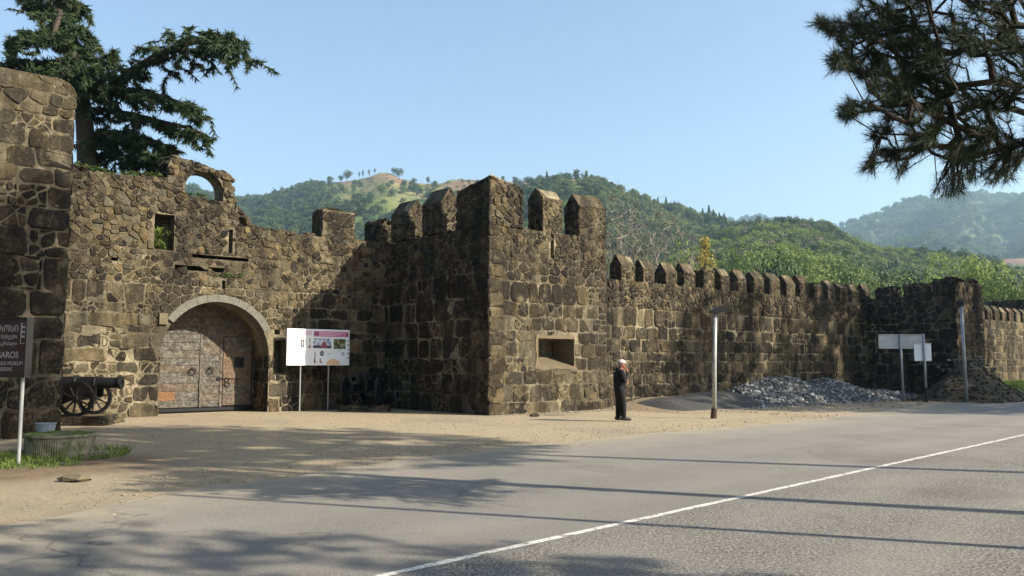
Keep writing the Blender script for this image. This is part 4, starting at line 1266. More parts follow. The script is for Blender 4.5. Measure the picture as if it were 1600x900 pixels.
def scatter(h, x0, x1, n, tmin, tmax, size, seed, mixfun, zone=None):
    rg = random.Random(seed); k = 0; tries = 0
    while k < n and tries < n * 6:
        tries += 1
        px = rg.uniform(x0, x1); t = tmin + (tmax - tmin) * rg.random() ** .75
        if zone and rg.random() > zone(px, t): continue
        p = h.pt(px, t)
        cl_ = noise.noise(Vector((p.x, p.y, seed)) / 60.0)
        kind = mixfun(rg, px, t, cl_)
        if kind is None: continue
        s = rg.uniform(*size) * {'conifer': 1.15, 'tall': 1.25, 'bush': .55}.get(kind[0], 1.0)
        wd = s * rg.uniform(.85, 1.35)
        FOREST.setdefault(kind, ([], []))
        FOREST[kind][0].append(p - Vector((0, 0, .03 * s))); FOREST[kind][1].append((wd, wd, s)); k += 1
def zoneA(px, t):
    m = 1.0
    m *= 1 - (.93 + .07 * smooth(.85, .92, t)) * smooth(.42, .56, t + .13 * noise.noise(Vector((px * .012, t * 5, 0)))) * smooth(455, 540, px)
    return m
def mixA(rg, px, t, c):
    if c > .1: return rg.choice([('tall', 'leaf_dark'), ('round', 'leaf_dark'), ('tall', 'leaf_dark'), ('round', 'leaf_green')])
    if c < -.22: return rg.choice([('bush', 'leaf_green'), ('round', 'leaf_green'), ('bush', 'leaf_fresh'), None])
    return rg.choice([('round', 'leaf_dark'), ('round', 'leaf_green'), ('tall', 'leaf_dark'), ('bush', 'leaf_green'), ('bush', 'leaf_dark')])
def mixB(rg, px, t, c):
    if c > .2: return rg.choice([('conifer', 'leaf_dark'), ('tall', 'leaf_dark'), ('round', 'leaf_dark')])
    if c < -.15: return rg.choice([('round', 'leaf_fresh'), ('round', 'leaf_green'), ('bush', 'leaf_green')])
    return rg.choice([('round', 'leaf_green'), ('round', 'leaf_dark'), ('bush', 'leaf_green'), ('round', 'leaf_green')])
def mixC(rg, px, t, c):
    if c > .15: return rg.choice([('round', 'leaf_dark'), ('round', 'leaf_green'), ('tall', 'leaf_dark')])
    if c < -.2: return rg.choice([('round', 'leaf_fresh'), ('round', 'leaf_fresh'), ('round', 'leaf_green')])
    return rg.choice([('round', 'leaf_green'), ('bush', 'leaf_dark'), ('round', 'leaf_green'), ('round', 'leaf_brown'), ('round', 'leaf_fresh'), ('round', 'leaf_dark')])
scatter(hA, 100, 1000, 6000, .12, 1.0, (6.5, 11.5), 1, mixA, zoneA)
scatter(hA, 480, 1000, 420, .68, .97, (3, 6), 9, lambda rg, px, t, c: ('bush', 'leaf_green') if c < .2 else ('bush', 'leaf_dark'))
scatter(hB, 640, 1480, 5000, .12, 1.0, (4.8, 9), 2, mixB, lambda px, t: 1 - .8 * smooth(.82, .93, t) * smooth(960, 900, px))
scatter(hC, 900, 1900, 4600, .05, 1.0, (4.2, 7.8), 3, mixC)
scatter(hD, 1100, 1900, 6500, .15, 1.0, (11, 20), 4, lambda rg, px, t, c: rg.choice([('round', 'leaf_dark'), ('round', 'leaf_green'), ('bush', 'leaf_green'), ('round', 'leaf_green')]))
_k = 0
for (kind, mt), (pts, sc) in sorted(FOREST.items()):
    _k += 1
    o = point_forest('forest', pts, sc, crown(kind, 40 + _k), M[mt], 70 + _k)
    tag(o, {'round': 'broadleaf trees', 'conifer': 'dark conifers', 'tall': 'tall ragged trees', 'bush': 'low scrub'}[kind] + ' covering the hillsides, ' + {'leaf_dark': 'dark green', 'leaf_green': 'mid green', 'leaf_fresh': 'fresh yellow green', 'leaf_brown': 'still bare'}[mt], 'forest', kind='stuff')

# trees one can tell apart
def single(name, p, h, w, kind, mt, label, group=None, seed=0, cat='tree', nl=75, ls=.085):
    mb = crown(kind, seed, nl, ls); e = empty(name, p); tag(e, label, cat, group)
    mb.v = [(x * w, y * w, z * h) for x, y, z in mb.v]
    mb.build('crown', M[mt], e, fix=False)
    t = MB(); t.tube([(0, 0, -.2), (.01 * h, 0, h * .3), (0, .01 * h, h * .7)], [.03 * h * .6, .02 * h * .6, .006 * h], 6); t.build('trunk', M['bark'], e, fix=False)
    return e
def on_ridge(h, px, t=.99): return h.pt(px, t)
HT = ['broad round tree on the skyline where the red hilltop begins', 'low round tree tucked against the broad one on the red hilltop'] + ['slim upright tree on the skyline of the red-topped hill'] * 4 + ['spreading tree just beside the summit of the red-topped hill', 'small tree right on the summit of the red-topped hill']
for i, (px, hh, w, k) in enumerate(((537, 15, 15, 'round'), (527, 9, 9, 'round'), (556, 11, 6, 'tall'), (562, 11, 6, 'tall'), (572, 10, 7, 'tall'), (581, 9, 6, 'tall'), (619, 13, 13, 'round'), (611, 9, 8, 'round'))):
    single('hilltop_tree', on_ridge(hA, px), hh, w, k, 'leaf_dark', HT[i], 'trees on the bare hilltop', 90 + i)
for i, (px, hh) in enumerate(((1092, 9), (1103, 11), (1113, 15), (1120, 13), (1129, 12), (1137, 13), (1083, 10), (1032, 10), (1045, 12), (1058, 10))):
    single('dark_conifer', on_ridge(hB, px, .97), hh, hh * .85, 'conifer', 'leaf_dark', 'dark conifer standing along the sloping skyline of the middle hill', 'dark conifers on the hill shoulder', 120 + i)
p = at(1105, 569, 92); p.z = 0
rg = random.Random(77); mb = MB()
e = empty('yellow_poplar', p); tag(e, 'slender golden yellow tree behind the long wall', 'tree')
T = Tree(); T.limb([(0, 0, k * 1.5) for k in range(11)])
tg = [Vector((rg.gauss(0, 1) * .85 * math.sin(max(.05, 1 - t) * 2.2 + .2), rg.gauss(0, 1) * .85 * math.sin(max(.05, 1 - t) * 2.2 + .2), 4 + 11.6 * t)) for t in [rg.random() for _ in range(420)]]
tips = T.attach(sorted(tg, key=lambda q: abs(q.x) + abs(q.y)), rg, .5, 0, .05)
wd = MB(); T.wood(.012, wd, 5, .45); wd.build('trunk', M['bark'], e, fix=False)
for i in tips:
    for k in range(5): inst_leaf(mb, T.P[i] + Vector((rg.gauss(0, .2), rg.gauss(0, .2), rg.gauss(0, .25))), Vector((rg.gauss(0, 1), rg.gauss(0, 1), 1)), .24, rg, rg.random())
mb.build('crown', M['leaf_yellow'], e, fix=False)
# bare trees behind the tower
def bare_tree(p, H, Wd, seed, label, n=150):
    rg = random.Random(seed); T = Tree()
    T.limb([(0, 0, -.2), (.1, 0, H * .12), (.15, .1, H * .25)])
    for k in range(6):
        a = k * 1.05 + rg.uniform(-.3, .3); r = Wd * rg.uniform(.25, .5)
        T.limb([(r * .35 * math.cos(a), r * .35 * math.sin(a), H * .42), (r * .7 * math.cos(a), r * .7 * math.sin(a), H * .65), (r * math.cos(a), r * math.sin(a), H * rg.uniform(.8, .98))], rg.choice([1, 2, 2]))
    tg = []
    for k in range(n):
        a = rg.uniform(0, 6.283); z = H * rg.uniform(.4, 1.0); r = Wd * .6 * rg.random() ** .5 * math.sin(min(1, (1.12 - z / H) * 2) * 1.4)
        tg.append(Vector((r * math.cos(a), r * math.sin(a), z)))
    tg.sort(key=lambda q: q.z)
    tips = T.attach(tg, rg, .55, .02, .05, lambda A, q: 1.1 * np.maximum(0, A[:, 2] - q.z + .3))
    tw = []
    for i in tips:
        for k in range(3): tw.append(T.P[i] + Vector((rg.gauss(0, .45), rg.gauss(0, .45), rg.uniform(.1, .9))))
    T.attach(tw, rg, .4, 0, .05)
    wd = MB(); T.wood(.0085, wd, 5, .38)
    e = empty('bare_tree', p); tag(e, label, 'tree', 'leafless trees behind the wall')
    wd.build('trunk', M['bark_pale'], e, fix=False)
for i, (px, top, D, wdt) in enumerate(((968, 300, 62, 5.0), (1004, 318, 58, 6.0), (1046, 336, 60, 5.2), (985, 345, 52, 4.5))):
    p = at(px, 569, D); H = at(px, top, D).z; p.z = 0
    bare_tree(p, H, wdt, 200 + i, ('tallest pale leafless tree, rising right beside the gate tower', 'widely forked leafless tree behind the first merlons of the long wall', 'leafless tree between the forked one and the yellow tree', 'shortest leafless tree, half hidden behind the gate tower')[i])
# leafy trees just behind the far walls
LT = ['dark green bushy tree behind the first merlon of the far tower', 'mid green bushy tree rising behind the middle of the far tower', 'large fresh yellow-green tree behind the corner of the far tower', 'fresh yellow-green tree behind the near end of the distant wall', 'mid green tree above the low distant tower', 'fresh green tree beyond the low distant tower', 'dark green tree behind the long wall past the yellow tree', 'mid green bushy tree behind the middle of the long wall', 'fresh yellow-green tree behind the last third of the long wall', 'mid green tree where the long wall meets the far tower', 'small mid green tree next to the slender yellow one', 'small fresh green tree between the yellow tree and the leafless ones']
for i, (px, top, D, w, mt) in enumerate(((1415, 422, 120, 9, 'leaf_dark'), (1462, 415, 135, 10, 'leaf_green'), (1508, 406, 140, 11, 'leaf_fresh'), (1545, 412, 125, 10, 'leaf_fresh'), (1582, 430, 115, 9, 'leaf_green'), (1622, 425, 120, 11, 'leaf_fresh'), (1200, 405, 110, 7, 'leaf_dark'), (1250, 400, 130, 9, 'leaf_green'), (1300, 410, 125, 9, 'leaf_fresh'), (1345, 414, 120, 9, 'leaf_green'), (1155, 388, 110, 6, 'leaf_green'), (1075, 385, 100, 4.6, 'leaf_fresh'))):
    p = at(px, 569, D); H = at(px, top, D).z; p.z = 0
    single('leafy_tree', p, H * .97, w * 1.05, 'round', mt, LT[i], 'trees inside the fortress', 300 + i, nl=190, ls=.045)
# little mast on the middle hill
p = on_ridge(hB, 916, 1.0); mb = MB(); mb.tube([(0, 0, -1), (0, 0, 9)], [.22, .12], 6); mb.box((0, 0, 6.4), (3.2, .25, .3)); mb.build('mast', M['steel'], loc=p)
tag(bpy.data.objects['mast'], 'tiny cross-shaped mast on top of the middle hill', 'mast')

# ---------------------------------------------------------------- plants on and by the walls
def blades(mb, c, n, h, spread, rg, w=.008, droop=.4):
    for k in range(n):
        a = rg.uniform(0, 6.283); r = spread * math.sqrt(rg.random()); b = Vector(c) + Vector((r * math.cos(a), r * math.sin(a), 0))
        l = h * rg.uniform(.5, 1.2); d = Vector((rg.gauss(0, droop), rg.gauss(0, droop), 1)).normalized(); s = d.cross(Vector((rg.gauss(0, 1), rg.gauss(0, 1), 0))).normalized() * w
        m = b + d * l * .55; t = b + d * l + Vector((d.x * l * .5, d.y * l * .5, -.12 * l))
        mb.add([b - s, b + s, m + s * .8, m - s * .8, t], [(0, 1, 2, 3), (3, 2, 4)], (rg.random(), 0, 0))
rg = random.Random(55); mb = MB()
for k in range(1500):                                   # verge by the sign and planter
    x = -9.6 + rg.gauss(0, 1.1); y = 13.8 + rg.gauss(0, .48)
    d2 = math.hypot((x + 9.6) / 2.3, (y - 13.8) / 1.15) + .3 * noise.noise(Vector((x * .9, y * .9, 3)))
    if d2 < 1.08: blades(mb, (x, y, ground_z(x, y) - .01), 7, rg.uniform(.05, .15), .05, rg, .006)
for k in range(140):
    a = rg.uniform(0, 6.283); x = -7.9 + .95 * math.cos(a); y = 15.0 + .95 * math.sin(a); blades(mb, (x, y, -.02), 6, .16, .06, rg, .007)
tag(mb.build('verge_grass', M['grass'], fix=False), 'tufts of green grass on the verge round the planter', 'grass', kind='stuff')
mb = MB()
for k in range(2600):
    q = W(rg.uniform(33, 62), rg.uniform(.1, 5.2)); blades(mb, (q.x, q.y, ground_z(q.x, q.y)), 3, .22, .12, rg, .025)
tag(mb.build('grass_strip', M['grass'], fix=False), 'strip of bright grass along the foot of the distant wall', 'grass', kind='stuff')
mb = MB()
for k in range(330):
    u = rg.uniform(-12.2, -8.3); q = W(u, -6.3 - rg.uniform(.0, .5), topz(u) + .05)
    if noise.noise(Vector((u * 1.7, 0, 0))) > -.2:
        for m in range(6): inst_leaf(mb, q + Vector((rg.gauss(0, .08), rg.gauss(0, .08), rg.uniform(-.04, .12))), Z, .09, rg, rg.random())
for k in range(60):
    q = W(-2.0 + rg.gauss(0, .35), -6.3 - rg.uniform(.0, .3), 7.22)
    for m in range(4): inst_leaf(mb, q + Vector((rg.gauss(0, .05), rg.gauss(0, .05), rg.uniform(-.02, .06))), Z, .06, rg, rg.random())
for k in range(40):
    q = W(-7.2 + rg.gauss(0, .25), -6.35, 7.1)
    for m in range(4): inst_leaf(mb, q + Vector((rg.gauss(0, .06), rg.gauss(0, .06), rg.uniform(-.02, .08))), Z, .07, rg, rg.random())
for k in range(50):
    q = W(-5.95 + rg.gauss(0, .3), -6.24, 4.55 + rg.gauss(0, .05))
    for m in range(3): inst_leaf(mb, q + Vector((rg.gauss(0, .05), rg.gauss(0, .05), rg.uniform(-.02, .06))), -Y_, .06, rg, rg.random() * .5)
tag(mb.build('wall_weeds', M['leaf_green'], fix=False), 'low green weeds growing along the crest of the gate wall', 'weeds', kind='stuff')
# strap-leaved plant in the window recess
mb = MB(); e = empty('cordyline_plant', W(-8.3, -6.55, 5.24)); tag(e, 'bright green strap-leaved plant growing in the window recess of gate wall', 'plant')
for c, n, ln in (((0, 0, .42), 46, .52), ((-.12, .02, .12), 36, .42), ((.06, -.05, .10), 30, .36), ((.0, -.05, .25), 24, .42)):
    for k in range(n):
        a = rg.uniform(0, 6.283); el = rg.uniform(-.1, 1.35); d = Vector((math.cos(a) * math.cos(el), math.sin(a) * math.cos(el), math.sin(el)))
        s = d.cross(Z); s = (s.normalized() if s.length > 1e-4 else X) * .014; l = ln * rg.uniform(.7, 1.1); c3 = Vector(c)
        p1 = c3 + d * l * .45; p2 = c3 + d * l * .8 + Vector((0, 0, -.10 * l)); p3 = c3 + d * l + Vector((0, 0, -.42 * l))
        mb.add([c3 - s * .6, c3 + s * .6, p1 + s, p1 - s, p2 + s * .8, p2 - s * .8, p3], [(0, 1, 2, 3), (3, 2, 4, 5), (5, 4, 6)], (rg.random(), 0, 0))
mb.build('leaves', M['grass'], e, fix=False)
mb = MB(); mb.tube([(0, 0, -.05), (.02, 0, .2), (0, 0, .45)], [.03, .025, .02], 6); mb.build('stem', M['bark'], e)
# ================================================================ objects
def onv(px, py, v):
    d = ray(px, py); o = Vector((0, 0, EYE)); c = o - CRN
    t = (v - c.dot(VV)) / d.dot(VV); p = o + d * t
    return (p - CRN).dot(UU), p.z

# ---------------------------------------------------------------- cannons
def cannon(name, loc, heading, label, scale=1.0):
    e = empty(name, loc, heading); tag(e, label, 'cannon')
    # x is the muzzle direction
    B = Matrix.Translation((-.75, 0, .86)) @ Matrix.Rotation(math.radians(90 - 1.0), 4, 'Y')
    prof = [(.0, -.16), (.05, -.15), (.055, -.10), (.03, -.07), (.12, -.03), (.20, 0), (.215, .05), (.20, .07), (.195, .50), (.215, .52), (.215, .57), (.19, .59), (.175, 1.02), (.195, 1.04), (.195, 1.08), (.165, 1.10), (.145, 1.62), (.17, 1.66), (.185, 1.71), (.17, 1.76), (.12, 1.765), (.075, 1.765), (.07, 1.45), (.0, 1.45)]
    mb = MB(); mb.lathe(prof, 24, B); b = mb.build('barrel', M['iron'], e, smooth=False)
    mb = MB(); mb.tube([(.0, -.30, .86), (.0, .30, .86)], .055, 10); mb.build('trunnion', M['iron'], b)
    for s in (-1, 1):
        mb = MB(); q = [(.42, .52), (.42, .80), (.12, .90), (-.15, .84), (-.55, .66), (-1.25, .22), (-1.25, .08), (-1.05, .08), (-.4, .42)]
        mb.prism(q, [], (0, s * .24 - .04, 0), X, Z, Y_, 0, .08); mb.build('carriage_cheek', M['iron'], e)
    mb = MB(); mb.tube([(.05, -.62, .47), (.05, .62, .47)], .05, 8); mb.box((-.3, 0, .47), (.12, .46, .12)); mb.box((-1.1, 0, .18), (.14, .46, .12)); mb.build('axle', M['iron'], e)
    for s in (-1, 1):
        c = Vector((.05, s * .58, .47)); w = empty('wheel', c); w.parent = e
        mb = MB(); n = 32; R, r, h = .47, .38, .045
        vs = []; fs = []
        for k in range(n):
            a = 2 * math.pi * k / n
            for rr, yy in ((R, -h), (R, h), (r, h), (r, -h)): vs.append((rr * math.cos(a), yy, rr * math.sin(a)))
        for k in range(n):
            k2 = (k + 1) % n
            for j in range(4): fs.append((4 * k + j, 4 * k + (j + 1) % 4, 4 * k2 + (j + 1) % 4, 4 * k2 + j))
        mb.add(vs, fs); mb.build('rim', M['iron'], w)
        mb = MB(); mb.tube([(0, -.09, 0), (0, -.07, 0), (0, .07, 0), (0, .09, 0)], [.06, .085, .085, .06], 12); mb.build('hub', M['iron'], w)
        for k in range(10):
            a = 2 * math.pi * (k + .3) / 10; d = Vector((math.cos(a), 0, math.sin(a)))
            mb = MB(); mb.tube([d * .06, d * .39], [.028, .022], 6); mb.build('spoke', M['iron'], w)
    e.scale = (scale,) * 3
    return e
def plinth(loc, rz, L, Wd, H, label, seed):
    rg = random.Random(seed); e = empty('stone_plinth', loc, rz); tag(e, label, 'plinth'); st = []
    mb = MB(); mb.box((0, 0, H / 2 - .05), (L - .06, Wd - .06, H - .02 + .1)); mb.build('core', M['mortar'], e)
    for s, fr, ln in ((0, (Vector((0, -Wd / 2 + .03, 0)), X, Z, -Y_), L), (1, (Vector((L / 2 - .03, 0, 0)), Y_, Z, X), Wd), (2, (Vector((-L / 2 + .03, 0, 0)), Y_, Z, -X), Wd)):
        stones_on(st, *fr, coursed(-ln / 2, ln / 2, -.05, H, (.06, .09), (.3, .7), rg, .0, .01), None, (), .006, (.015, .035), rg, (.3, 1.0))
    stones_on(st, Vector((0, 0, H)), X, Y_, Z, voro(-L / 2, L / 2, -Wd / 2, Wd / 2, .5, .4, rg), None, (), .008, (.0, .012), rg, (.4, 1.0))
    emit(e, st, M['stone'])
c1 = at(133, 569, 22.9)
plinth((c1.x - .1, c1.y, 0), math.radians(4), 1.9, 1.5, .20, 'low layered stone base under the cannon beside the tall corner tower', 61)
cannon('cannon', (c1.x - .0, c1.y, .205), math.radians(4), 'black iron cannon on spoked wheels, sunlit against the gate wall')
c2 = W(-1.75, -4.9)
plinth((c2.x + .1, c2.y + .1, 0), math.radians(8), 1.75, 1.5, .16, 'low stone base under the cannon in the shaded corner', 62)
cannon('cannon', (c2.x, c2.y, .165), math.radians(-96), 'black iron cannon with its muzzle pointing out of the shaded tower corner', 1.05)

# ---------------------------------------------------------------- information board by the gate
def flat(name, par, x0, x1, z0, z1, y, mat, poly=None):
    mb = MB(); pts = poly or [(x0, z0), (x1, z0), (x1, z1), (x0, z1)]
    mb.add([(a, y, b) for a, b in pts], [tuple(range(len(pts)))])
    return mb.build(name, mat, par)
IV = -5.85
ua, za = onv(447, 571, IV); ub, zb = onv(545, 571, IV); zt = onv(447, 513, IV)[1]; IW = ub - ua; IH = zt - za
e = empty('information_board', W(ua, IV), RZ); tag(e, 'white printed information board with pink header on two thin posts', 'sign')
for px in (470, 514):
    u = onv(px, 600, IV)[0] - ua
    mb = MB(); mb.tube([(u, .06, -.1), (u, .06, za + IH * .9)], .025, 10); mb.build('post', M['steel'], e)
mb = MB(); mb.bbox((IW / 2, 0, za + IH / 2), (IW, .05, IH), .006); bd = mb.build('panel', M['white_metal'], e)
def pic_mat(name, stops, scale):
    t = NT(name); t.color(t.ramp(t.noise(scale, 4, .6), stops)); t.b.inputs['Roughness'].default_value = .45; return t.m
M['pink'] = mat_plain('pink_print', (.48, .16, .30), .45, 0, .1, 4); M['pink_pale'] = mat_plain('pale_pink_print', (.66, .44, .55), .45, 0, .08, 4)
M['ink'] = mat_plain('dark_ink', (.07, .055, .07), .5, 0, .4, 30); M['ink_red'] = mat_plain('dull_red_ink', (.22, .07, .09), .5, 0, .4, 30)
M['grey_ink'] = mat_plain('grey_ink', (.34, .33, .36), .5, 0, .1, 20); M['blush'] = mat_plain('orange_print', (.72, .44, .27), .5, 0, .15, 5)
M['photo_sky'] = pic_mat('photo_of_sky', [(.4, (.10, .11, .17)), (.52, (.50, .54, .68)), (.7, (.62, .66, .76))], 9)
M['photo_green'] = pic_mat('photo_of_dig', [(.35, (.02, .02, .014)), (.5, (.10, .11, .05)), (.66, (.36, .35, .20))], 8)
Xf = lambda a: a * IW; Zf = lambda b: za + IH * (1 - b)          # fractions across and down
def pr(name, x0, x1, z0, z1, mat, lay=1): return flat(name, bd, Xf(x0), Xf(x1), Zf(z1), Zf(z0), -.0255 - .0012 * lay, M[mat])
pr('header_band', .41, .985, .05, .205, 'pink'); pr('header_band', .24, .385, .05, .17, 'pink_pale'); pr('header_band', .12, .225, .06, .15, 'pink_pale')
for k in range(3): pr('header_text', .50, .93 - .08 * k, .078 + .038 * k, .094 + .038 * k, 'pink_pale', 2)
pr('header_text', .425, .49, .085, .17, 'ink_red', 2); pr('header_text', .935, .975, .10, .17, 'ink_red', 2)
flat('logo', bd, 0, 0, 0, 0, -.0267, M['grey_ink'], [(Xf(.05), Zf(.055)), (Xf(.12), Zf(.10)), (Xf(.11), Zf(.12)), (Xf(.055), Zf(.085))])
pr('photograph', .405, .70, .25, .525, 'photo_sky'); pr('photograph', .405, .70, .445, .525, 'ink', 2)
flat('photograph', bd, 0, 0, 0, 0, -.0292, M['ink_red'], [(Xf(.53 + .09 * (1 + math.cos(a)) / 1.0 * .55), Zf(.525 - .19 * math.sin(a))) for a in [math.pi * k / 12 for k in range(13)]][::-1])
pr('photograph', .735, .935, .26, .54, 'photo_green')
for k in range(5): pr('side_text', .962, .99, .27 + .12 * k, .34 + .12 * k, 'grey_ink')
for x in (.055, .135): flat('drawing', bd, 0, 0, 0, 0, -.0267, M['grey_ink'], [(Xf(x + .028 * math.cos(a) * (1 if k % 2 else .72)), Zf(.39 + .085 * math.sin(a))) for k, a in enumerate([2 * math.pi * q / 14 for q in range(14)])])
pr('drawing', .21, .265, .29, .50, 'ink'); pr('drawing', .228, .248, .33, .46, 'grey_ink', 2)
flat('drawing', bd, 0, 0, 0, 0, -.0267, M['ink_red'], [(Xf(a), Zf(b)) for a, b in ((.345, .25), (.362, .25), (.36, .44), (.375, .49), (.36, .53), (.335, .52), (.335, .48), (.35, .44))])
flat('drawing', bd, 0, 0, 0, 0, -.0267, M['ink_red'], [(Xf(a), Zf(b)) for a, b in ((.425, .62), (.44, .62), (.452, .74), (.44, .80), (.455, .93), (.43, .95), (.42, .85), (.435, .74))])
flat('drawing', bd, 0, 0, 0, 0, -.0267, M['ink'], [(Xf(.548 + .034 * math.cos(a)), Zf(.675 + .066 * math.sin(a))) for a in [2 * math.pi * q / 16 for q in range(16)]])
pr('drawing', .532, .566, .595, .635, 'ink', 2); pr('drawing', .53, .565, .66, .68, 'white_metal', 2)
flat('drawing', bd, 0, 0, 0, 0, -.0267, M['ink_red'], [(Xf(a), Zf(b)) for a, b in ((.515, .81), (.53, .80), (.535, .90), (.562, .92), (.56, .935), (.515, .93))])
flat('emblem', bd, 0, 0, 0, 0, -.0267, M['ink'], [(Xf(.895 + .03 * math.cos(a) * (1 if k % 2 else .6)), Zf(.675 + .06 * math.sin(a) * (1 if k % 2 else .6))) for k, a in enumerate([2 * math.pi * q / 16 for q in range(16)])])
flat('emblem', bd, 0, 0, 0, 0, -.0279, M['white_metal'], [(Xf(.895 + .013 * math.cos(a)), Zf(.675 + .026 * math.sin(a))) for a in [2 * math.pi * q / 12 for q in range(12)]])
pr('caption', .63, .71, .655, .668, 'grey_ink'); pr('caption', .65, .70, .70, .708, 'grey_ink')
flat('picture', bd, 0, 0, 0, 0, -.0267, M['blush'], [(Xf(.735 + .115 * math.cos(a)), Zf(.985 - .165 * math.sin(a))) for a in [math.pi * k / 16 for k in range(17)]][::-1])

# ---------------------------------------------------------------- brown direction sign at the left
def text_mesh(txt, size, mat, par, loc, name='lettering'):
    cu = bpy.data.curves.new('txt', 'FONT'); cu.body = txt; cu.size = size; cu.align_x = 'RIGHT'; cu.extrude = .0012
    o = bpy.data.objects.new('txt', cu); COL.objects.link(o)
    dg = bpy.context.evaluated_depsgraph_get(); me = bpy.data.meshes.new_from_object(o.evaluated_get(dg))
    bpy.data.objects.remove(o); me.name = name
    me.materials.clear(); me.materials.append(mat)
    q = bpy.data.objects.new(name, me); COL.objects.link(q); q.parent = par; q.location = loc; q.rotation_euler = (math.pi / 2, 0, 0)
    return q
sb = gnd(20, 725)
e = empty('direction_sign', sb, math.atan2(-.34, 1.0)); tag(e, 'dark brown tourist sign board with white lettering on grey posts', 'sign')
M['brown'] = mat_plain('dark_brown_sign', (.030, .013, .013), .5, 0, .2, 5); M['sign_white'] = mat_plain('dull_white_paint', (.33, .32, .35), .6, 0, .2, 20)
for x in (0.06, -1.25):
    mb = MB(); mb.tube([(x, .05, -.1), (x, .05, 2.25)], .03, 12); mb.build('post', M['steel'], e)
mb = MB(); mb.bbox((-.63, 0, 1.87), (1.66, .05, .94), .006); pn = mb.build('panel', M['brown'], e)
mb = MB(); mb.box((.202, 0, 1.87), (.03, .13, .97)); mb.box((-.64, 0, 2.35), (1.66, .10, .02)); mb.box((-.64, 0, 1.395), (1.66, .10, .02)); mb.build('frame', M['dark_metal'], pn)
SW = M['sign_white']
text_mesh('ᲐᲤᲡᲐᲠᲝᲡᲘ', .15, SW, pn, (-.0 + .0, -.028, 2.13)); text_mesh('სიძველეთა მუზეუმი', .085, SW, pn, (-.02, -.028, 2.02)); text_mesh('ნაკრძალი', .08, SW, pn, (-.02, -.028, 1.91))
text_mesh('APSAROS', .15, SW, pn, (.03, -.028, 1.70)); text_mesh('FORTRESS MUSEUM', .085, SW, pn, (.13, -.028, 1.585)); text_mesh('RESERVE', .085, SW, pn, (-.09, -.028, 1.49))
mb = MB(); mb.prism(rect(.05, .17, 1.93, 2.27), [rect(.06, .16, 1.94, 2.03)], (0, -.0262, 0), X, Z, -Y_, 0, .0015); mb.build('pictogram', SW, pn)
mb = MB()
for z0 in (2.06, 2.14, 2.22):
    mb.add([(.07, -.0295, z0), (.15, -.0295, z0), (.13, -.0295, z0 + .05), (.09, -.0295, z0 + .05)], [(0, 1, 2, 3)])
mb.build('pictogram', M['brown'], pn)

# ---------------------------------------------------------------- planter and bucket
pc = at(101, 569, 15.15); pc.z = 0
e = empty('planter', (pc.x, pc.y, 0)); tag(e, 'round ribbed concrete planter overgrown with grass beside the brown sign', 'planter')
t = NT('mossy_concrete'); zz = t.xyz()[2]
c = t.ramp(t.noise(7, 6, .7), [(.3, (.14, .12, .09)), (.7, (.34, .30, .22))])
c = t.mix(t.math('MULTIPLY', t.ramp(t.noise(5, 5), [(.45, 0.0), (.6, 1.0)]), .8), c, (.07, .09, .025)); t.color(c); t.bump(t.noise(30, 6, .7), .02)
M['mossy'] = t.m
mb = MB(); mb.lathe([(.50, -.1), (.535, .0), (.56, .30), (.60, .32), (.60, .36), (.50, .36), (.48, .26), (.0, .26)], 40); mb.build('tub', M['mossy'], e)
for k in range(26):
    a = math.radians(196 + k * 3.9)
    mb = MB(); mb.bbox((0, 0, 0), (.03, .022, .30), .006); mb.v = [(x, y, z) for x, y, z in mb.v]
    o = mb.build('rib', M['mossy'], e, loc=(.562 * math.cos(a), .562 * math.sin(a), .155), rot=(0, 0, a))
mb = MB(); rg = random.Random(8)
mb2 = MB(); mb2.lathe([(.0, .20), (.49, .30), (.30, .36), (.0, .38)], 24); mb2.build('soil', M['ground'], e)
for k in range(420):
    a = rg.uniform(0, 6.283); r = .56 * math.sqrt(rg.random()); blades(mb, (r * math.cos(a), r * math.sin(a), .33), 4, .075, .03, rg, .005, .7)
mb.build('grass', M['grass'], e, fix=False)['kind'] = 'stuff'
bp = at(76, 569, 16.6)
e = empty('bucket', (bp.x, bp.y, 0), .4); tag(e, 'grey white plastic bucket standing behind the planter', 'bucket')
M['bucket'] = mat_plain('grey_plastic', (.20, .225, .26), .5, 0, .15, 6)
mb = MB(); mb.lathe([(.13, 0), (.175, .42), (.195, .425), (.195, .445), (.165, .445), (.12, .02), (0, .02)], 24); bk = mb.build('tub', M['bucket'], e, loc=(0, 0, .0))
mb = MB(); mb.tube([(.18 * math.cos(a), -.02 - .03 * math.sin(a), .40 - .17 * math.sin(a)) for a in [math.pi * k / 12 for k in range(13)]], .006, 5); mb.build('handle', M['steel'], e)

# ---------------------------------------------------------------- lamp posts, road signs, pole
lp = gnd(1116, 653)
M['lamp_paint'] = mat_plain('dirty_white_paint', (.33, .33, .32), .45, .15, .4, 7)
e = empty('street_lamp', lp); tag(e, 'short white lamp post with a flat dark head on the forecourt', 'lamp post')
mb = MB(); mb.tube([(.008, 0, .24), (.05, 0, 1.8), (.10, 0, 3.12)], [.064, .060, .056], 18); mb.build('pole', M['lamp_paint'], e, smooth=True)
mb = MB(); mb.tube([(-.02, 0, -.1), (-.01, 0, .1), (.008, 0, .28)], [.11, .092, .085], 16)
t = NT('rusty_sleeve'); t.color(t.ramp(t.noise(14, 6), [(.35, (.03, .022, .018)), (.65, (.10, .055, .03))])); mb.build('sleeve', t.m, e)
mb = MB(); q = [(-.06, 3.13), (-.04, 3.22), (.16, 3.33), (.36, 3.34), (.55, 3.27), (.58, 3.20), (.40, 3.17), (.16, 3.13)]
mb.prism(q, [], (0, 0, 0), X, Z, Y_, -.14, .14); mb.build('lamp_head', M['dark_metal'], e)
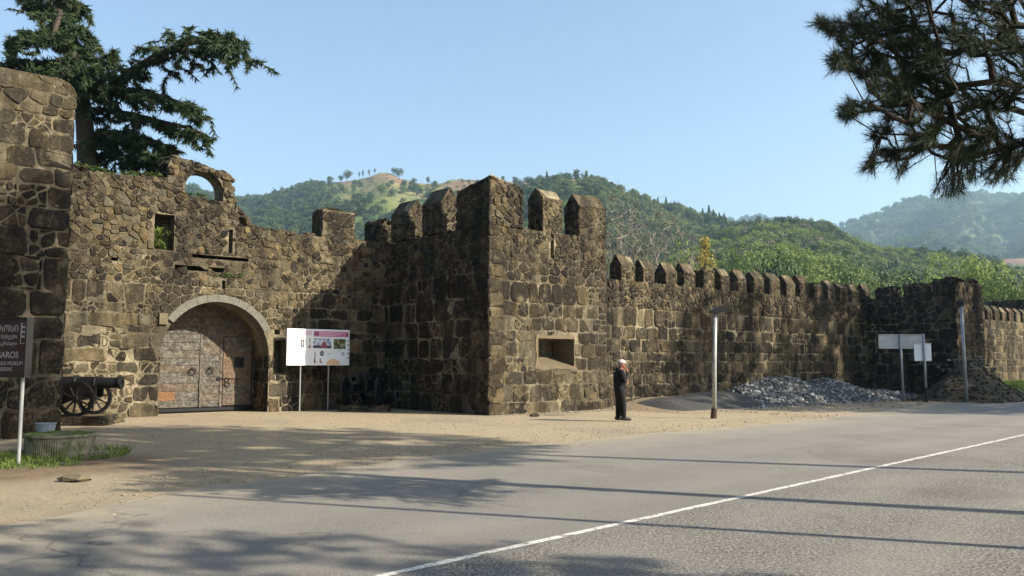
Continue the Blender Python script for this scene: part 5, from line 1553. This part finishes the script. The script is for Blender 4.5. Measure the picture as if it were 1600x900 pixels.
mb = MB(); mb.bbox((.27, 0, 3.146), (.22, .16, .02), .004); mb.build('lens', M['grey_panel'], e)
mb = MB(); mb.tube([(.10, -.05, 3.06), (.20, -.02, 3.13)], .016, 6); mb.build('bracket', M['steel'], e)

def road_sign(name, px, py, boards, label, h, lean=0.0, low=None):
    b = gnd(px, py); e = empty(name, b, math.radians(8)); tag(e, label, 'sign')
    mb = MB(); mb.tube([(0, 0, -.1), (lean, 0, h)], .05, 12)
    mb.build('post', M['steel'], e, smooth=True)
    if low:
        mb = MB(); mb.tube([(0, 0, -.05), (lean * low / h, 0, low)], .054, 12); mb.build('post_foot', M['dark_metal'], e)
    for x0, x1, z0, z1, mt, y in boards:
        mb = MB(); mb.bbox(((x0 + x1) / 2, y, (z0 + z1) / 2), (x1 - x0, .03, z1 - z0), .008); p = mb.build('panel', M[mt], e)
        mb = MB(); mb.tube([(x0, y - .03, z1), (x1, y - .03, z1)], .022, 8); mb.tube([(x0 + .02, y - .03, z0), (x1 - .02, y - .03, z0)], .015, 8); mb.build('rim', M['grey_panel'], p)
    return e
road_sign('road_sign', 1412, 627, [(-1.03, 1.03, 2.28, 2.87, 'grey_panel', .065)], 'wide blank road sign panel on a grey post before the rubble heap', 2.9, -.04)
road_sign('road_sign', 1448, 628, [(-.44, .36, 1.74, 2.48, 'white_metal', .065)], 'small square white sign panel on a post beside the wide blank one', 2.9, -.02, .62)
b = at(1509, 600, 35.6); b.z = 0; e = empty('metal_pole', b); tag(e, 'thin grey metal pole standing alone in front of the rubble heap', 'pole')
mb = MB(); mb.tube([(0, 0, -.1), (-.03, 0, 4.1)], .07, 14); mb.build('shaft', M['steel'], e, smooth=True)
mb = MB(); mb.bbox((-.06, 0, 4.2), (.26, .16, .26), .02); mb.build('cap', M['dark_metal'], e)
e = empty('street_lamp', (7.55, 6.35, 0)); tag(e, 'tall thin lamp post out of sight whose shadow lies across the road', 'lamp post')
mb = MB(); mb.tube([(0, 0, -.1), (0, 0, 3.5), (0, 0, 7.6)], [.075, .06, .045], 12); mb.build('pole', M['steel'], e)
mb = MB(); mb.tube([(0, 0, 7.6), (.3, .1, 7.85), (.9, .3, 7.95)], .03, 8); mb.bbox((1.1, .37, 7.95), (.5, .16, .1), .02); mb.build('lamp_head', M['dark_metal'], e)

# ---------------------------------------------------------------- heaps
def heap(name, prof, v0, vtop, v1, mat_base, mat_rock, nrock, size, seed, label, cat, tone=(.2, .8)):
    """prof: list of (u, z) for the crest line; slopes from v0 (wall side) over vtop to v1 (road side)"""
    rg = random.Random(seed); mb = MB()
    us = np.linspace(prof[0][0], prof[-1][0], 60); cols = np.linspace(0, 1, 16)
    def hz(u, s):
        zt = interp(prof, u) * smooth(0, .9, min(u - prof[0][0], prof[-1][0] - u) + .02); v = v0 + (v1 - v0) * s; st = (vtop - v0) / (v1 - v0)
        k = smooth(0, st, s) * .55 + .45 * min(1, s / st) if s < st else (1 - (s - st) / (1 - st)) ** 1.15
        q = W(u, v); n = noise.fractal(Vector((u * .8, v * .8, seed)), 1, 2, 4)
        g = ground_z(q.x, q.y)
        return Vector((q.x, q.y, max(g - .03, g + (zt - g) * k * (1 + .16 * n) - .02)))
    for u in us:
        for s in cols: mb.v.append(tuple(hz(u, s))); mb.t.append((1, 0, 0))
    n = len(cols)
    for i in range(len(us) - 1):
        for j in range(n - 1):
            k = i * n + j; mb.f.append((k, k + 1, k + n + 1, k + n))
    e = empty(name, W((prof[0][0] + prof[-1][0]) / 2, (v0 + v1) / 2)); tag(e, label, cat)
    loc = e.location
    mb.v = [(x - loc.x, y - loc.y, z - loc.z) for x, y, z in mb.v]
    mb.build('heap_core', mat_base, e, smooth=True)
    st = []
    for k in range(nrock):
        u = rg.uniform(prof[0][0] - .3, prof[-1][0] + .3); s = min(1.06, rg.random() ** .85 * 1.06); p = hz(min(max(u, prof[0][0]), prof[-1][0]), min(s, 1))
        if u < prof[0][0] or u > prof[-1][0] or s > 1: p = W(u, v0 + (v1 - v0) * s) ; p.z = ground_z(p.x, p.y)
        lump(st, p - loc, rg.uniform(*size) * (1 if rg.random() < .9 else 1.6), rg, tone, (1, 1, .8))
    m2 = MB()
    for ar, vs, fs, tn in st: m2.add(vs, fs, tn)
    m2.build('loose_stones', mat_rock, e, fix=False)['kind'] = 'stuff'
    return e
def crest(pts, v): return [onv(px, py, v) for px, py in pts]
t = NT('blue_grey_gravel'); a = t.attr()
t.color(t.mix(t.math('MULTIPLY', a[1], .3), t.ramp(a[0], [(0, (.040, .041, .043)), (.6, (.135, .138, .142)), (1, (.40, .40, .39))]), (.20, .18, .15))); M['gravel'] = t.m
t = NT('dark_grit'); t.color(t.ramp(t.noise(40, 5, .8), [(.3, (.022, .022, .023)), (.6, (.066, .065, .064)), (.8, (.14, .14, .135))])); t.bump(t.noise(45, 4), .03); M['grit'] = t.m
t = NT('dug_earth'); t.color(t.ramp(t.noise(8, 7, .75), [(.3, (.030, .023, .017)), (.55, (.085, .064, .045)), (.75, (.17, .135, .10))])); t.bump(t.noise(11, 7, .7), .12); M['earth'] = t.m
heap('gravel_heap', crest([(1128, 619), (1150, 606), (1185, 594), (1205, 588), (1228, 587), (1258, 597), (1290, 591), (1315, 596), (1345, 608), (1385, 611), (1415, 619)], 1.3), .0, 1.3, 3.1, M['grit'], M['gravel'], 3600, (.035, .085), 81, 'long heap of blue-grey crushed stone along the foot of the wall', 'gravel heap', (0, 1))
heap('grit_heap', crest([(1010, 632), (1040, 624), (1070, 618), (1100, 611), (1130, 609), (1160, 615), (1195, 626)], 1.5), .1, 1.5, 3.0, M['grit'], M['gravel'], 260, (.015, .035), 82, 'smooth low heap of dark grit beside the crushed stone', 'grit heap', (0, .5))
heap('rubble_heap', [(20.6, .1), (21.5, .45), (22.6, 1.15), (23.5, 1.72), (24.4, 1.85), (25.4, 1.35), (26.6, .7), (28.0, .2)], 3.2, 5.0, 7.4, M['earth'], M['stone'], 900, (.03, .11), 83, 'tall heap of dug brown earth and stones before the far tower', 'rubble heap', (.1, .9))
rg = random.Random(84); st = []
for k in range(130):
    t_ = rg.random(); q = W(23.0 + 2.4 * t_, 5.0 + rg.gauss(0, .4)); lump(st, (q.x, q.y, interp([(23.0, 1.35), (24.0, 1.80), (24.6, 1.80), (25.4, 1.4)], 23.0 + 2.4 * t_) + rg.uniform(-.16, .02)), rg.uniform(.05, .12), rg, (.85, 1.0))
mb = MB()
for ar, vs, fs, tn in st: mb.add(vs, fs, tn)
tag(mb.build('broken_stones', M['concrete'], fix=False), 'pale broken stones lying over the top of the rubble heap', 'stones', kind='stuff')

# loose stones on the ground
rg = random.Random(91); st = []
for k in range(2000):
    s = rg.uniform(-6, 22); w = road_left(s) + rg.gauss(-.5, .9); x, y = road_pt(s, w)
    if y < 5: continue
    lump(st, (x, y, ground_z(x, y) + .004), rg.uniform(.006, .017) * (1 if rg.random() < .95 else 2.0), rg, (.3, 1.0), (1, 1, .6))
for k in range(420):
    q = W(rg.uniform(-11.5, 5.4), rg.uniform(-6, 10)); 
    if q.x > 6: continue
    lump(st, (q.x, q.y, ground_z(q.x, q.y) + .004), rg.uniform(.008, .026), rg, (.3, 1.0), (1, 1, .6))
for k in range(160):
    q = W(rg.uniform(.6, 7.0), abs(rg.gauss(0, .4)) + .05); lump(st, (q.x, q.y, ground_z(q.x, q.y)), rg.uniform(.015, .06) * (1 if rg.random() < .93 else 1.7), rg, (.3, 1.0), (1, 1, .6))
for k in range(420):
    q = W(rg.uniform(7, 30), rg.uniform(.2, 6) + (3 if rg.random() < .3 else 0)); lump(st, (q.x, q.y, ground_z(q.x, q.y) + .01), rg.uniform(.015, .06), rg, (.2, 1.0), (1, 1, .7))
mb = MB()
for ar, vs, fs, tn in st: mb.add(vs, fs, tn)
M['pebble'] = mat_plain('pale_chips', (.22, .185, .135), .9, 0, .5, 30)
tag(mb.build('pebbles', M['pebble'], fix=False), 'loose pebbles and stone chips strewn over the forecourt and road edge', 'pebbles', kind='stuff')
for i, (px, py, sx, sy, sz, lb) in enumerate(((118, 750, .30, .16, .07, 'flat reddish slab of stone lying on the ground before the planter'), (835, 650, .20, .12, .09, 'pale broken block lying at the foot of the gate tower'), (945, 634, .24, .15, .12, 'rough block half buried where the tower meets the long wall'))):
    p = gnd(px, py); st = []; lump(st, (0, 0, .02), 1.0, random.Random(500 + i), (.7, 1.0), (sx, sy, sz))
    mb = MB(); mb.add(st[0][1], st[0][2], st[0][3]); o = mb.build('fallen_stone', M['stone'] if i else M['plaster'], loc=p); tag(o, lb, 'stone')

# ---------------------------------------------------------------- the man
def blob(mb, pts, n=14):
    """closed tapered tube through (point, radius) with rounded ends"""
    P = [Vector(p) for p, r in pts]; R = [r for p, r in pts]
    d0 = (P[0] - P[1]).normalized(); d1 = (P[-1] - P[-2]).normalized()
    path = [P[0] + d0 * R[0] * .95, P[0] + d0 * R[0] * .7] + P + [P[-1] + d1 * R[-1] * .7, P[-1] + d1 * R[-1] * .95]
    mb.tube(path, [R[0] * .3, R[0] * .72] + R + [R[-1] * .72, R[-1] * .3], n)
def ball(mb, c, r, sc=(1, 1, 1), n=12):
    prof = [(max(.001, math.sin(math.pi * k / n)), -math.cos(math.pi * k / n)) for k in range(n + 1)]
    m = Matrix.Translation(c) @ Matrix.Diagonal((r * sc[0], r * sc[1], r * sc[2], 1)); mb.lathe(prof, 16, m)
def fuse(o, vox, smooth_it=4):
    md = o.modifiers.new('r', 'REMESH'); md.mode = 'VOXEL'; md.voxel_size = vox; md.use_smooth_shade = True
    m2 = o.modifiers.new('s', 'SMOOTH'); m2.factor = .5; m2.iterations = smooth_it
    dg = bpy.context.evaluated_depsgraph_get(); dg.update()
    me = bpy.data.meshes.new_from_object(o.evaluated_get(dg)); mt = o.data.materials[0]
    o.modifiers.clear(); o.data = me
    if not me.materials: me.materials.append(mt)
    return o
pp = gnd(969, 657)
e = empty('person', pp, math.radians(12)); tag(e, 'standing man in black clothes and a white cap, one hand raised to face', 'person')
M['skin'] = mat_plain('reddish_skin', (.27, .085, .062), .55, 0, .12, 20); M['cloth'] = mat_plain('black_cloth', (.006, .006, .007), .85, 0, .35, 14, .01)
M['trouser'] = mat_plain('dark_trousers', (.008, .0075, .0085), .85, 0, .3, 14, .01); M['cap'] = mat_plain('off_white_cap', (.40, .36, .33), .85, 0, .15, 25); M['shoe'] = mat_plain('dark_shoe', (.016, .014, .012), .5, 0, .2, 20)
M['hair'] = mat_plain('grey_hair', (.18, .165, .15), .85, 0, .3, 40)
HX = .07                                           # head carried a little forward
sk = MB()
blob(sk, [((.0, 0, .95), .125), ((.0, 0, 1.12), .13), ((.0, 0, 1.30), .135), ((.0, 0, 1.40), .10)])
blob(sk, [((.01, 0, 1.38), .062), ((HX - .02, 0, 1.50), .056)])
ball(sk, (HX, 0, 1.605), .105, (1.0, .78, 1.15)); ball(sk, (HX + .035, 0, 1.545), .075, (1.0, .82, .8))
blob(sk, [((HX + .10, 0, 1.60), .014), ((HX + .125, 0, 1.575), .018)])                 # nose
for s in (-1, 1):
    ball(sk, (HX - .01, s * .083, 1.595), .030, (.7, .45, 1.1))                        # ears
    ball(sk, (HX + .088, s * .034, 1.615), .014, (1, 1.2, .7))                         # brows over the eyes
blob(sk, [((HX + .098, -.022, 1.535), .010), ((HX + .102, .022, 1.535), .010)])        # lips
for s, ft in ((-1, .15), (1, -.05)):
    blob(sk, [((.0, s * .085, .95), .095), ((.02 + ft * .3, s * .09, .52), .062), ((ft * .6 - .01, s * .09, .12), .045)])
    blob(sk, [((ft * .6 - .04, s * .09, .05), .04), ((ft * .6 + .14, s * .10, .035), .032)])
# arms: right hand up at the face, left hand holding the jacket front
def arm(mb, s, el, wr, k=1.0):
    sh = Vector((-.005, s * .19, 1.37)); blob(mb, [(sh, .062 * k), (sh.lerp(el, .5), .054 * k), (el, .046 * k)]); blob(mb, [(el, .046 * k), (el.lerp(wr, .45), .044 * k), (wr, .032 * k)])
eR, wR = Vector((.06, -.26, 1.11)), Vector((.20, -.12, 1.37))
eL, wL = Vector((.03, .27, 1.10)), Vector((.235, .14, 1.10))
arm(sk, -1, eR, wR); arm(sk, 1, eL, wL)
def hand(mb, wr, d, side, up, curl):
    d = d.normalized(); up = (up - d * up.dot(d)).normalized(); sd = d.cross(up) * side
    pl = wr + d * .05; blob(mb, [(wr + d * .01, .026), (pl + sd * .0, .033), (wr + d * .085, .030)])
    for k, (o, l) in enumerate(((-.028, .070), (-.010, .080), (.010, .075), (.027, .058))):
        b = wr + d * .088 + sd * o; m = b + d * l * .5 + up * curl * l * .15; t = m + (d * (1 - curl) + up * curl).normalized() * l * .55
        blob(mb, [(b, .0095), (m, .009), (t, .0075)], 8)
    b = wr + d * .03 - sd * .03; blob(mb, [(b, .012), (b + d * .03 - sd * .022, .0105), (b + d * .055 - sd * .022 + up * .015, .009)], 8)
hand(sk, wR, Vector((-.05, .10, .16)), 1, Vector((-.5, .4, .1)), .55)
hand(sk, wL, Vector((.02, -.14, .03)), -1, Vector((-1, 0, .1)), .6)
bd_ = fuse(sk.build('body', M['skin'], e), .0065, 3)
jk = MB()
blob(jk, [((-.005, 0, .86), .155), ((-.01, 0, 1.0), .165), ((-.015, 0, 1.18), .172), ((-.015, 0, 1.32), .162), ((-.01, 0, 1.40), .105)], 20)
for s in (-1, 1): ball(jk, (-.01, s * .125, 1.35), .095)
ball(jk, (.05, 0, .98), .155, (.9, 1.15, 1.1))
arm(jk, -1, eR, wR - (wR - eR).normalized() * .02, 1.38); arm(jk, 1, eL, wL - (wL - eL).normalized() * .02, 1.38)
blob(jk, [((-.055, -.05, 1.46), .05), ((-.065, .0, 1.475), .05), ((-.055, .05, 1.46), .05)])       # collar roll
jk.v = [(x, y * .98, z) for x, y, z in jk.v]
fuse(jk.build('jacket', M['cloth'], e), .011, 5)
tr = MB()
for s, ft in ((-1, .15), (1, -.05)):
    blob(tr, [((-.01, s * .08, .90), .128), ((.015 + ft * .3, s * .09, .52), .092), ((ft * .5, s * .09, .13), .078)], 16)
fuse(tr.build('trousers', M['trouser'], e), .011, 5)
for s, ft in ((-1, .15), (1, -.05)):
    sh = MB(); blob(sh, [((ft * .6 - .05, s * .09, .062), .054), ((ft * .6 + .05, s * .095, .05), .05), ((ft * .6 + .17, s * .10, .042), .042)], 14)
    sh.v = [(x, y, max(0.0, z)) for x, y, z in sh.v]; sh.build('shoe', M['shoe'], e, smooth=True)
cp_ = MB(); m = Matrix.Translation((HX - .005, 0, 1.635)) @ Matrix.Rotation(math.radians(6), 4, 'Y')
cp_.lathe([(.118 * math.cos(a), .105 * math.sin(a)) for a in [math.pi / 2 * k / 7 for k in range(8)]], 24, m @ Matrix.Diagonal((1.03, .86, 1, 1)))
vis = [(.05 + .135 * math.cos(a), .085 * math.sin(a)) for a in [math.pi * (k / 14 - .5) for k in range(15)]]
cp_.prism(vis, [], (HX, 0, 1.632), Vector((1, 0, -.22)), Y_, Z, -.005, .006); cp_.build('cap', M['cap'], e, smooth=False)
hr = MB(); ball(hr, (HX - .035, 0, 1.585), .092, (.85, .90, .75)); hr.build('hair', M['hair'], e, smooth=True)
for s in (-1, 1):
    ey = MB(); ball(ey, (HX + .090, s * .034, 1.600), .0095, n=6); ey.build('eye', M['iron'], e)

# ---------------------------------------------------------------- air
def haze():
    t = NT('haze_air'); t.t.nodes.remove(t.b)
    v = t.n('ShaderNodeVolumePrincipled'); v.inputs['Color'].default_value = (.52, .79, 1.0, 1); v.inputs['Density'].default_value = HAZE
    v.inputs['Anisotropy'].default_value = .3
    t.L(v.outputs[0], t.t.nodes['Material Output'].inputs['Volume'])
    mb = MB(); S = 4400; mb.box((0, 0, (660 - 3) / 2), (2 * S, 2 * S, 663)); o = mb.build('haze', t.m); tag(o, kind='stuff')
HAZE = .00019
haze()
